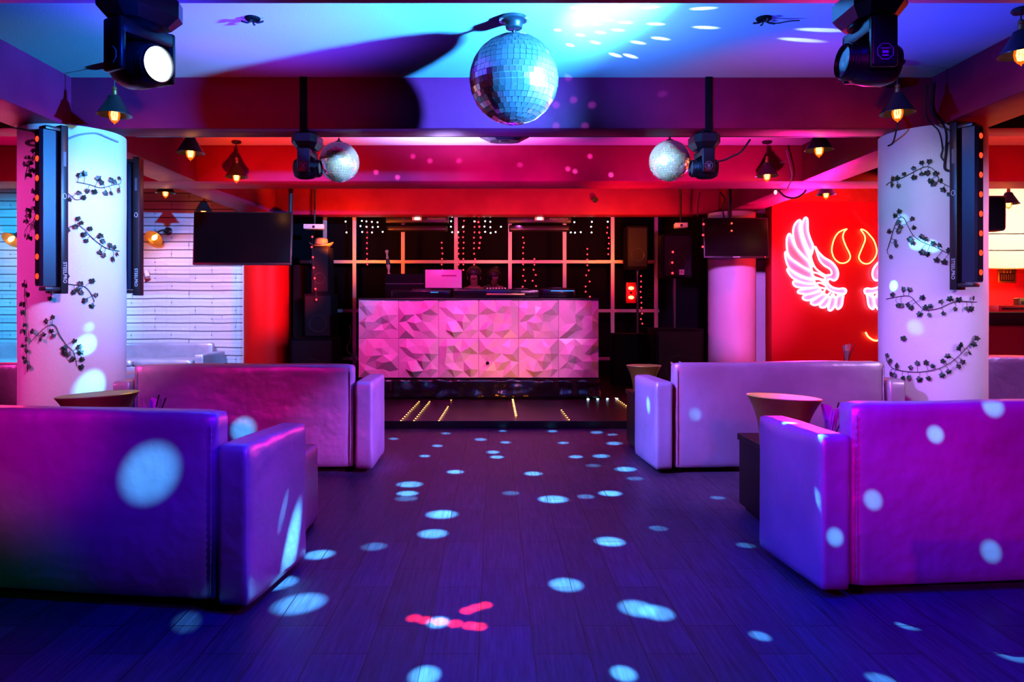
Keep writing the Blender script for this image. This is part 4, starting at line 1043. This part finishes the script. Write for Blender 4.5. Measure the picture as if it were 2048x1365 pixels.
for k in range(6): MB().box((-.085 + .034 * k, -.016, -.01), (.016, .004, .085)).build('letter', BRASS, fr, False)
for k in range(3): MB().lathe([(.016, 0), (.018, .03), (.006, .05), (.005, .07)], (-.05 + .05 * k, -.018, .05), 10).build('bottle_ornament', BRASS, fr)
def boxthing(name, label, cat, c, size, m, r=.008, lid=None):
    t = thing(name, label, cat, (c[0], c[1], c[2])); MB().box((0, 0, size[2] / 2), size, r).build('body', m, t)
    MB().box((0, -size[1] / 2 - .002, size[2] * .5), (size[0] * .8, .005, size[2] * .35), .001).build('front_plate', lid or STEEL, t, False)
boxthing('tray', 'flat red tray on the bar counter', 'tray', (7.03, 9.95, 1.18), (.42, .3, .09), mat('red_tray', (.6, .03, .03), .4))
boxthing('cash_register', 'dark cash register on the bar counter at the right edge', 'cash register', (7.50, 9.85, 1.18), (.45, .3, .06), BLACK)
boxthing('bottle_crate', 'small green and gold box leaning on the bar counter', 'box', (7.28, 10.02, 1.24), (.11, .14, .13), mat('green_gold', (.25, .22, .05), .3, .4))
boxthing('menu_board', 'red board at the right edge on the bar counter', 'board', (7.62, 10.1, 1.18), (.30, .06, .25), mat('red_tray', (.6, .03, .03), .4))

# ---------------------------------------------------------------- cables and odds and ends
def cable(label, pts, r=.008, name='hanging_cable', m=CABLE):
    org = Vector(pts[0]); o = MB().tube(smoothpath([Vector(p) - org for p in pts], 6), r, 7).build(name, m); o.location = org
    return tag(o, label, 'cable')
cable('black cable dropping from the ceiling corner to the right LED bar', [(3.44, 5.70, 3.02), (3.45, 5.71, 2.80), (3.46, 5.56, 2.62), colpoint('right', 1892, 300, .012), colpoint('right', 1889, 335, .015), colpoint('right', 1898, 342, .02)], .009)
cable('second black cable looping beside the first on the right column', [(3.40, 5.70, 3.0), (3.40, 5.70, 2.75), (3.41, 5.56, 2.60), colpoint('right', 1885, 296, .013), colpoint('right', 1882, 312, .013), colpoint('right', 1888, 322, .013)], .006)
cable('thin black cable hanging from the beam to the head of the right column', [P(1796, 232, 5.74), P(1793, 258, 5.72), colpoint('right', 1786, 285, .01), colpoint('right', 1776, 292, .01)], .007)
cable('pale cable bundle tied round the head of the left column', [colpoint('left', x, y, .012) for x, y in ((137, 278), (155, 271), (175, 267), (195, 267), (215, 275), (236, 284))], .007, m=mat('grey_cable', (.3, .32, .4), .5))
cable('black cable loop at the top left of the left column', [colpoint('left', x, y, .015) for x, y in ((88, 286), (72, 281), (56, 282), (52, 287), (62, 291), (88, 292))], .008)
cable('black cable from the beam down to the left LED bar', [(-3.80, 5.70, 2.66), colpoint('left', 62, 262, .03), colpoint('left', 76, 272, .035), colpoint('left', 90, 280, .04)], .007)
cable('black cable drooping over the lilac wall corner right of the stage', [P(x, y, 8.6) for x, y in ((1556, 380), (1570, 393), (1590, 396), (1606, 388), (1612, 380))], .011)
cable('pale twisted cable running down the far beam on the right', [P(x, y, 8.1) for x, y in ((1572, 300), (1578, 322), (1584, 350), (1580, 366), (1574, 378))], .007, m=MATS['grey_cable'])
cable('black cable leaving the right moving head towards the corner', [P(x, y, 5.6) for x, y in ((1434, 323), (1450, 320), (1466, 312), (1482, 304))] + [P(1500, 280, 5.72)], .008)
cable('black cables bunched above the right television', [P(x, y, 10.15) for x, y in ((1448, 436), (1446, 415), (1450, 398), (1440, 385))], .012)
cable('black cable dropping left of the right television', [P(x, y, 10.3) for x, y in ((1395, 432), (1396, 410), (1398, 395), (1400, 384))], .009)
cable('black cable trailing beside the left speaker stack', [P(x, y, 9.9) for x, y in ((700, 650), (702, 675), (694, 700), (706, 715), (712, 745))], .008)
def ceiling_wires(label, x, y, tail):
    t = thing('ceiling_outlet', label, 'ceiling outlet', (x, y, ZC)); rnd = random.Random(int(x * 10))
    MB().lathe([(.05, 0), (.045, -.012), (.02, -.015)], seg=14).build('hole_cover', BLACKM, t)
    for k in range(4):
        q = rnd.uniform(-1, 1); MB().tube(smoothpath([(0, 0, -.01), (.03 * math.cos(k * 1.6), .03 * math.sin(k * 1.6), -.03), (.07 * math.cos(k * 1.6), .05 * math.sin(k * 1.6), -.02 - .02 * rnd.random())], 4), .006, 6).build('wire', CABLE, t)
    if tail: MB().tube(smoothpath([(0, 0, -.02), (.08, .01, -.03), (.16, .0, -.02), (.23, .01, -.012)], 4), .004, 6).build('wire', CABLE, t)
c = PF(505, 36, 0); 
yy = F * (ZC - H) / (614 - 36); ceiling_wires('ripped ceiling outlet with black wires, left of the large mirror ball', (505 - CX) / F * yy, yy, False)
ceiling_wires('ceiling outlet with a dangling wire, right of the large mirror ball', (1528 - CX) / F * yy, yy, True)
wj = thing('ceiling_junction_box', 'small tangle of wires and plugs under the ceiling by the upper right pendant', 'junction box', P(1772, 168, 5.70))
for k in range(5):
    MB().box((-.05 + .03 * k, .0, .01 * (k % 3)), (.035, .05, .05), .006).build('connector', BLACK, wj)
bb = thing('bare_bulb', 'small bare bulb hanging under the beam right of the stage', 'bulb', P(1551, 384, 8.9))
MB().lathe([(.012, .05), (.014, .03), (.012, .02)], seg=12).build('socket', BLACK, bb)
MB().ball((0, 0, -.005), .02, 12, 8, (1, 1, 1.5)).build('bulb', mat('bare_bulb_glow', (1, .6, .6), .3, emit=(1, .4, .4), es=2), bb)
MB().cyl((0, 0, .045), (0, 0, ZC - bb.location.z), .004, None, 6).build('cord', CABLE, bb)
wp = thing('wall_pipe', 'white vertical pipe on the brick wall beside the second LED bar', 'pipe', P(272, 580, 11.1))
MB().cyl((0, 0, 0), (-.01, 0, .50), .022, None, 12).build('tube', WHITEP, wp)
for k in range(4): MB().box((.02, .02, .12 + .1 * k), (.06, .03, .02), .004).build('clip', WHITEP, wp)
wf = thing('wall_spotlight', 'small white spotlight on the brick wall below the sconce', 'spotlight', P(293, 546, 11.08))
MB().cyl((0, .06, 0), (0, -.02, 0), .03, None, 14).build('mount', WHITEP, wf)
MB().cyl((0, -.02, .02), (.05, -.06, -.07), .032, .04, 14).build('lamp_body', WHITEP, wf)
sw = thing('smoke_detector', 'small black sensor on the orange lit stage beam', 'sensor', P(1190, 400, 11.1))
MB().lathe([(.045, 0), (.045, .02), (.02, .04)], seg=14, rot=Matrix.Rotation(PI / 2, 3, 'X')).build('sensor_body', BLACK, sw)
MB().box((0, -.03, -.02), (.03, .05, .04), .006).build('sensor_eye', BLACK, sw)

# ---------------------------------------------------------------- light
def lamp(name, kind, loc, power, col, target=None, size=.1, angle=60, blend=.5, sizey=None):
    l = bpy.data.lights.new(name, kind); l.energy = power; l.color = col
    if kind == 'SPOT': l.spot_size = math.radians(angle); l.spot_blend = blend; l.shadow_soft_size = size
    elif kind == 'AREA': l.size = size; l.shape = 'RECTANGLE' if sizey else 'SQUARE'; l.size_y = sizey or size
    else: l.shadow_soft_size = size
    o = bpy.data.objects.new(name, l); C.objects.link(o); o.location = loc
    if target is not None: o.rotation_euler = (Vector(target) - Vector(loc)).to_track_quat('-Z', 'Y').to_euler()
    return o
for q, (p, w_) in enumerate(LIGHTS): lamp('bulb_light', 'POINT', p, w_ * .35, (1, .3, .05), size=.03)
# name, kind, place, aims at, watts, colour, cone, edge softness, source size
LAMPS = [
    ('head_beam', 'SPOT', (1.5, 3.45, 2.56), (-0.33, 5.0, 2.92), 4800, (0.03, 0.30, 1), 66, 0.8, 0.05),
    ('ball_glow', 'SPOT', (0.45, 4.48, 2.62), (2.471, 5.115, 3.948), 183.1, (0.051, 0.199, 1.0), 130.0, 0.6, 0.05),
    ('head_beam', 'SPOT', (1.5, 3.42, 2.36), (-0.379, 5.007, 2.807), 2200, (0.3, 0.7, 1), 10.0, 0.4, 0.03),
    ('head_beam', 'SPOT', (1.5, 3.42, 2.36), (-0.252, 5.201, 2.454), 9000, (0.5, 0.85, 1), 4.8, 0.2, 0.03),
    ('head_beam', 'SPOT', (-1.4, 3.4, 2.36), (0.37, 5.163, 2.458), 9000, (0.5, 0.85, 1), 4.8, 0.2, 0.03),
    ('ceiling_blue', 'SPOT', (-1.7, 3.62, 2.28), (-1.7, 3.745, 4.777), 105.0, (0.0, 0.03, 1.0), 134.0, 0.35, 0.05),
    ('ceiling_blue', 'SPOT', (1.9, 3.62, 2.28), (1.9, 3.745, 4.777), 26, (0.0, 0.04, 1.0), 136.0, 0.35, 0.05),
    ('head_spill', 'POINT', (-1.33, 2.93, 2.4), (-1.33, 2.93, -0.1), 7, (0, 0.05, 1), 0, 0, 0.02),
    ('ceiling_violet_fill', 'SPOT', (2.6, 4.6, 1.6), (2.6, 4.62, 4.0), 90, (0.03, 0.03, 1.0), 84.0, 0.9, 0.1),
    ('ceiling_violet_fill', 'SPOT', (-1.5, 4.5, 1.6), (-1.5, 4.55, 4.0), 150, (.17, .03, 1), 84.0, 0.9, 0.1),  # added fill lifting the ball's shadow on the ceiling, no fixture
    ('pink_wash', 'SPOT', (-3.2, -1.6, 2.75), (-2.689, 0.685, 1.875), 538.5, (1.0, 0.0, 0.414), 15.0, 0.9, 0.1),
    ('pink_wash', 'SPOT', (-1.5, -2.4, 2.75), (-0.125, -0.39, 2.186), 1167.6, (0.739, 0.0, 1.0), 25.0, 0.9, 0.1),
    ('violet_wash', 'SPOT', (-0.9, 3.55, 2.6), (0.947, 4.712, 1.379), 1080.0, (0.373, 0.117, 1.0), 44.0, 0.8, 0.1),
    ('blue_down', 'SPOT', (1.6, 2.65, 2.62), (1.505, 2.319, 0.144), 249.0, (0.0, 0.0, 1.0), 120.0, 0.9, 0.2),
    ('blue_down', 'SPOT', (-0.1, 2.65, 2.62), (0.09, 2.508, 0.131), 326.7, (0.0, 0.0, 1.0), 110.0, 0.9, 0.2),
    ('green_low', 'SPOT', (-2.6, 1.0, 1.6), (-2.21, 2.952, 0.087), 5.7, (0.0, 1.0, 0.0), 26.0, 0.8, 0.05),
    ('arm_lilac', 'SPOT', (2.4, 0.9, 2.5), (0.577, 2.187, 1.374), 316.6, (0.24, 0.034, 1.0), 15.0, 0.7, 0.05),
    ('arm_blue', 'SPOT', (-2.4, 0.9, 2.5), (-0.509, 2.162, 1.46), 880.0, (0.0, 0.014, 1.0), 17.0, 0.7, 0.05),
    ('arm_lilac', 'SPOT', (3.0, 3.7, 2.5), (0.99, 4.731, 1.428), 2368.8, (0.313, 0.096, 1.0), 13.0, 0.7, 0.05),
    ('arm_lilac', 'SPOT', (-2.8, 3.7, 2.5), (-0.772, 4.714, 1.446), 1583.5, (0.0, 0.128, 1.0), 13.0, 0.7, 0.05),
    ('blue_aisle', 'SPOT', (-6.6, 8.9, 2.2), (-7.212, 11.143, 1.282), 424.2, (0.0, 0.442, 1.0), 84.0, 0.4, 0.1),
    ('lilac_aisle', 'SPOT', (-4.3, 8.9, 2.55), (-4.477, 10.852, 0.998), 480, (.36, .38, 1), 74.0, 0.5, 0.1),
    ('column_pink', 'SPOT', (-6.0, 3.4, 2.3), (-4.33, 5.142, 1.647), 432.3, (1.0, 0.04, 0.468), 45.0, 0.7, 0.1),
    ('column_wash', 'SPOT', (-1.0, 3.5, 2.45), (-2.649, 5.224, 1.701), 405.8, (0.85, 0.37, 1.0), 40.0, 0.7, 0.1),
    ('column_wash', 'SPOT', (1.4, 3.5, 2.45), (3.048, 5.226, 1.705), 175.7, (0.47, 0.686, 1.0), 42.0, 0.7, 0.1),
    ('column_pink', 'SPOT', (5.4, 3.6, 2.2), (3.95, 5.503, 1.475), 232.7, (0.702, 0.409, 1.0), 45.0, 0.7, 0.1),
    ('booth_pink', 'SPOT', (-1.1, 7.6, 2.6), (-0.201, 9.199, 0.901), 270, (1.0, 0.03, 0.42), 84.0, 0.6, 0.05),
    ('booth_pink', 'SPOT', (1.2, 6.9, 2.0), (0.368, 9.027, 0.983), 150, (1.0, 0.247, 0.793), 44.0, 0.6, 0.05),
    ('booth_orange', 'SPOT', (0.15, 8.4, 0.16), (0.01, 10.644, 1.254), 17.7, (1.0, 0.225, 0.0), 100.0, 0.8, 0.05),
    ('beam_red', 'SPOT', (-2.3, 10.3, 2.1), (-2.3, 12.12, 3.813), 130, (1.0, 0.13, 0.0), 140.0, 0.6, 0.1),
    ('beam_red', 'SPOT', (0.0, 10.3, 2.1), (0.0, 12.12, 3.813), 85, (1.0, 0.13, 0.0), 140.0, 0.6, 0.1),
    ('beam_red', 'SPOT', (1.9, 10.3, 2.1), (1.9, 12.12, 3.813), 125, (1.0, 0.13, 0.0), 140.0, 0.6, 0.1),
    ('column_red', 'SPOT', (-2.2, 9.6, 1.6), (-3.896, 11.437, 1.6), 170.6, (1.0, 0.0, 0.0), 60.0, 0.6, 0.1),
    ('grid_pink', 'SPOT', (0.4, 11.6, 2.55), (-0.076, 12.552, 0.288), 30, (1, 0.12, 0.75), 140.0, 0.6, 0.05),
    ('bay_pink', 'SPOT', (-0.5, 7.3, 2.45), (-0.5, 6.908, 4.919), 290, (.5, .33, 1), 152.0, 0.5, 0.1),
    ('red_fill', 'POINT', (0.0, 7.2, 1.9), (0.0, 7.2, -0.6), 26, (0.1, 0.0, 1.0), 0, 0, 0.3),
    ('red_fill', 'POINT', (-4.8, 7.2, 1.7), (-4.8, 7.2, -0.8), 60, (1, .0, .12), 0, 0, 0.3),
    ('red_fill', 'POINT', (5.8, 6.6, 1.9), (5.8, 6.6, -0.6), 150.0, (1.0, 0.04, 0.03), 0, 0, 0.3),
    ('beam_front_red', 'SPOT', (-2.4, 3.9, 1.9), (-1.928, 6.141, 2.903), 34, (1.0, 0.0, 0.03), 60.0, 0.8, 0.1),
    ('beam_front_red', 'SPOT', (2.2, 3.9, 1.9), (2.2, 6.182, 2.921), 46, (1.0, 0.0, 0.0), 64.0, 0.8, 0.1),
    ('pillar_pink', 'SPOT', (2.6, 7.2, 2.4), (3.27, 9.514, 1.73), 612.2, (0.678, 0.146, 1.0), 30.0, 0.6, 0.1),
    ('wall_red_fill', 'SPOT', (4.6, 8.9, 2.95), (4.952, 10.894, 1.484), 190, (1.0, 0.0, 0.02), 100.0, 0.6, 0.1),  # added to brighten the red wall beyond its neon, no such lamp
    ('s1_fill', 'SPOT', (0.8, -1.8, 2.75), (-0.199, 0.329, 1.903), 800, (0.061, 0.0, 1.0), 14.0, 0.8, 0.05),  # added fill for the front left sofa back, no such fixture
    ('s4_fill', 'SPOT', (0.5, -1.5, 1.2), (1.242, 0.825, 0.656), 116.7, (1.0, 0.0, 0.0), 20.0, 0.9, 0.05),  # added red fill low on the front right sofa, no fixture behind it
    ('s2_fill', 'SPOT', (-1.0, -2.5, 2.75), (-1.27, -0.1, 2.105), 108.3, (1.0, 0.0, 0.586), 18.0, 0.8, 0.05),  # added fill reaching the far left sofa back, stands for no real lamp
    ('s3_fill', 'SPOT', (0.6, -2.5, 2.75), (1.083, -0.129, 2.121), 303.4, (1.0, 0.0, 0.0), 20.0, 0.8, 0.05),  # added red fill for the far right sofa back, invented lamp
    ('beam_under_fill', 'SPOT', (1.6, 8.95, 1.95), (1.6, 7.625, 4.07), 55.8, (1.0, 0.0, 0.0), 75.0, 0.6, 0.05),  # added up-light for the far beam's underside, no fixture here
    ('b3_magenta_fill', 'SPOT', (0.0, 6.5, 1.9), (0.0, 8.682, 3.12), 260, (1, 0, 0.42), 70.0, 0.8, 0.05),  # added fill on the middle of the far beam, lamp is made up
    ('b3_red_fill', 'SPOT', (-2.3, 6.6, 1.8), (-2.3, 8.72, 3.125), 240.7, (1.0, 0.037, 0.0), 80.0, 0.8, 0.05),  # made-up fill lamp for the left part of the far beam
    ('b3_red_fill', 'SPOT', (2.3, 6.6, 1.8), (2.3, 8.72, 3.125), 230, (1, .02, .38), 80.0, 0.8, 0.05),  # made-up fill lamp for the right part of the far beam
    ('floor_back_violet', 'SPOT', (0.0, 5.4, 2.6), (0.094, 5.872, 0.147), 118.6, (0.0, 0.0, 1.0), 100.0, 0.9, 0.05),
    ('red_lamp_glow', 'POINT', (2.173, 11.5, 1.472), (2.173, 11.5, -1.028), 3, (1, 0.01, 0.005), 0, 0, 0.05),
    ('bar_warm', 'SPOT', (7.6, 9.1, 2.5), (8.138, 11.433, 1.782), 170, (1.0, 0.80, 0.50), 120.0, 0.6, 0.15),
    ('bar_red', 'POINT', (7.5, 10.6, 1.6), (7.5, 10.6, -0.9), 20, (1, 0.12, 0.02), 0, 0, 0.1),
    ('bucket_fill', 'SPOT', (1.2, 5.1, 2.6), (1.63, 4.12, .72), 150, (1, .62, .05), 15, .6, .05),  # added lamp so the front right bucket reads brown, no fixture
    ('bucket_fill', 'SPOT', (-1.5, 5.2, 2.6), (-2.27, 4.18, .72), 130, (1, .55, .05), 15, .6, .05),  # same kind of added lamp on the front left bucket
    ('bucket_fill', 'SPOT', (.5, 5.2, 2.3), (1.325, 6.42, .68), 70, (1, .45, .04), 9, .6, .05),  # added lamp on the stage-edge bucket, no fixture above it
    ('sofa_blue_fill', 'SPOT', (5.6, 4.3, 2.4), (5.2, 6.5, .5), 90, (.3, .25, 1), 50, .7, .1),  # added fill for the sofa at the right edge, no such lamp
    ('neon_glow', 'AREA', (4.55, 10.45, 1.9), (4.398, 7.973, 2.203), 130, (1, 0.0, 0.3), 0, 0, 0.5),
]
for n_, k_, l_, t_, e_, c_, a_, b_, s_ in LAMPS:
    lamp(n_, k_, l_, e_, c_, t_, s_, a_ or 60, b_)
# reflections thrown by the mirror balls
def dot(src, R, tgt, halfw, power, col=(.07, .42, 1), blend=.9):
    power *= 6.5; halfw *= 1.2
    d = (tgt - src); L = d.length; s = src + d.normalized() * (R + .03)
    ang = 2 * math.atan(halfw / (L - R - .03))
    lamp('ball_reflection', 'SPOT', s, power, col, tgt, .004, math.degrees(ang), blend)
FL = [(803, 138, 35), (588, 160, 35), (945, 163, 45), (1047, 175, 40), (768, 189, 40), (995, 215, 50), (1012, 235, 50), (716, 231, 40), (1035, 128, 30), (1238, 129, 38), (1420, 134, 45), (1485, 143, 35), (1283, 177, 40), (1492, 179, 55), (1335, 234, 50), (1438, 231, 60), (1538, 285, 75), (841, 296, 60), (1160, 303, 65), (655, 347, 90), (645, 384, 75), (787, 470, 110), (750, 549, 105), (1242, 408, 105), (1475, 384, 80), (1473, 581, 105), (1295, 758, 120), (1585, 855, 130), (1665, 872, 120), (715, 1130, 115), (1530, 1122, 95), (770, 912, 85), (285, 635, 100), (205, 835, 170)]
DIM = [(508, 602, 90), (1068, 383, 65), (1375, 397, 65), (1578, 323, 60), (1405, 270, 55), (1672, 527, 65), (640, 405, 80), (1915, 402, 50), (2030, 597, 60)]
for L, k in ((FL, 1.), (DIM, .22)):
    for x, y, w_ in L:
        px, py = 500 + x / 2.048, 800 + y / 2.048; g = PF(px, py)
        dot(BIG, .28, g, w_ / 2.048 / F * g.y / 2 * 1.12, 900 * k)
g = PF(373, 1245); dot(Vector((.4, -1.2, 2.6)), .15, g, .055, 420)
for px, py, w_ in ((1520, 1273, 38), (1870, 1210, 35), (1815, 1253, 34), (2025, 1315, 40), (1765, 1362, 50)):
    g = PF(px, py); dot(BIG, .28, g, w_ / F * g.y / 2, 500)
for px, py in ((828, 1237), (850, 1241), (880, 1244), (910, 1248), (940, 1252), (958, 1254), (935, 1222), (952, 1216), (970, 1211)):
    g = PF(px, py); dot(BIG, .28, g, .032, 700, (1, .02, .06), .8)
REAR = Vector((.4, -1.2, 2.6))
for px, py, Y, hw, pw in ((300, 945, 3.0, .115, 260), (487, 858, 5.44, .09, 500), (1872, 868, 3.15, .036, 300), (1747, 1000, 3.13, .04, 220), (1670, 1075, 3.1, .036, 220), (1980, 1105, 3.2, .045, 220), (1985, 815, 3.2, .045, 300), (1390, 830, 5.45, .05, 200)):
    dot(REAR, .15, P(px, py, Y), hw, pw * 1.6)
dot(BIG, .28, P(590, 1090, 3.35), .075, 900); dot(BIG, .28, P(560, 1035, 3.25), .03, 120); dot(SML, .18, P(1293, 808, 5.6), .05, 400)
for px, py, hw, pw in ((172, 690, .075, 500), (183, 772, .11, 500), (178, 655, .04, 160)): dot(BIG, .28, colpoint('left', px, py, 0), hw, pw)
for px, py, hw, pw in ((1832, 488, .05, 300), (1860, 492, .05, 400), (1787, 572, .04, 600), (1830, 655, .06, 90), (1805, 440, .05, 90)): dot(BIG, .28, colpoint('right', px, py, 0), hw, pw)
CD = [(1150, 15), (1190, 20), (1245, 15), (1300, 15), (1405, 17), (1250, 45), (1310, 48), (1410, 55), (1320, 77), (1235, 60), (1190, 48), (1155, 50), (1200, 65), (1275, 85), (1115, 60), (1640, 60), (1600, 80), (1215, 40), (1170, 35), (1140, 90), (1230, 110), (1260, 112), (1190, 85), (1160, 70)]
for px, py in CD:
    yy = F * (ZC - H) / (614 - py); tg = Vector(((px - CX) / F * yy, yy, ZC)); d = (tg - BIG).length
    dot(BIG, .28, tg, .013 + .010 * d, 26 * d * d, (.6, .9, 1), .8)
for px, py in ((1147, 200), (1184, 210), (1325, 188), (1112, 210), (1112, 252), (1170, 252), (1137, 155)): dot(BIG, .28, P(px, py, 5.77), .03, 14, (.25, .3, 1), .9)
for px, py in ((826, 313), (860, 322), (1040, 330), (1180, 313), (1136, 338), (1150, 343), (1222, 350), (752, 345), (795, 355), (918, 322)): dot(SMR if px > 1000 else SML, .18, P(px, py, 8.2), .03, 60, (.7, .2, 1), .8)
w = bpy.data.worlds.new('dark_room'); bpy.context.scene.world = w; w.use_nodes = True
w.node_tree.nodes['Background'].inputs[0].default_value = (.01, .004, .02, 1)
w.node_tree.nodes['Background'].inputs[1].default_value = .3
sc = bpy.context.scene
sc.view_settings.view_transform = 'Standard'; sc.view_settings.look = 'None'; sc.view_settings.exposure = 0; sc.view_settings.gamma = 1
sc.cycles.use_denoising = True
sc.cycles.max_bounces = 6; sc.cycles.diffuse_bounces = 0; sc.cycles.glossy_bounces = 4; sc.cycles.transparent_max_bounces = 8
sc.cycles.caustics_reflective = False; sc.cycles.caustics_refractive = False
sc.cycles.sample_clamp_indirect = 4; sc.cycles.use_light_tree = True
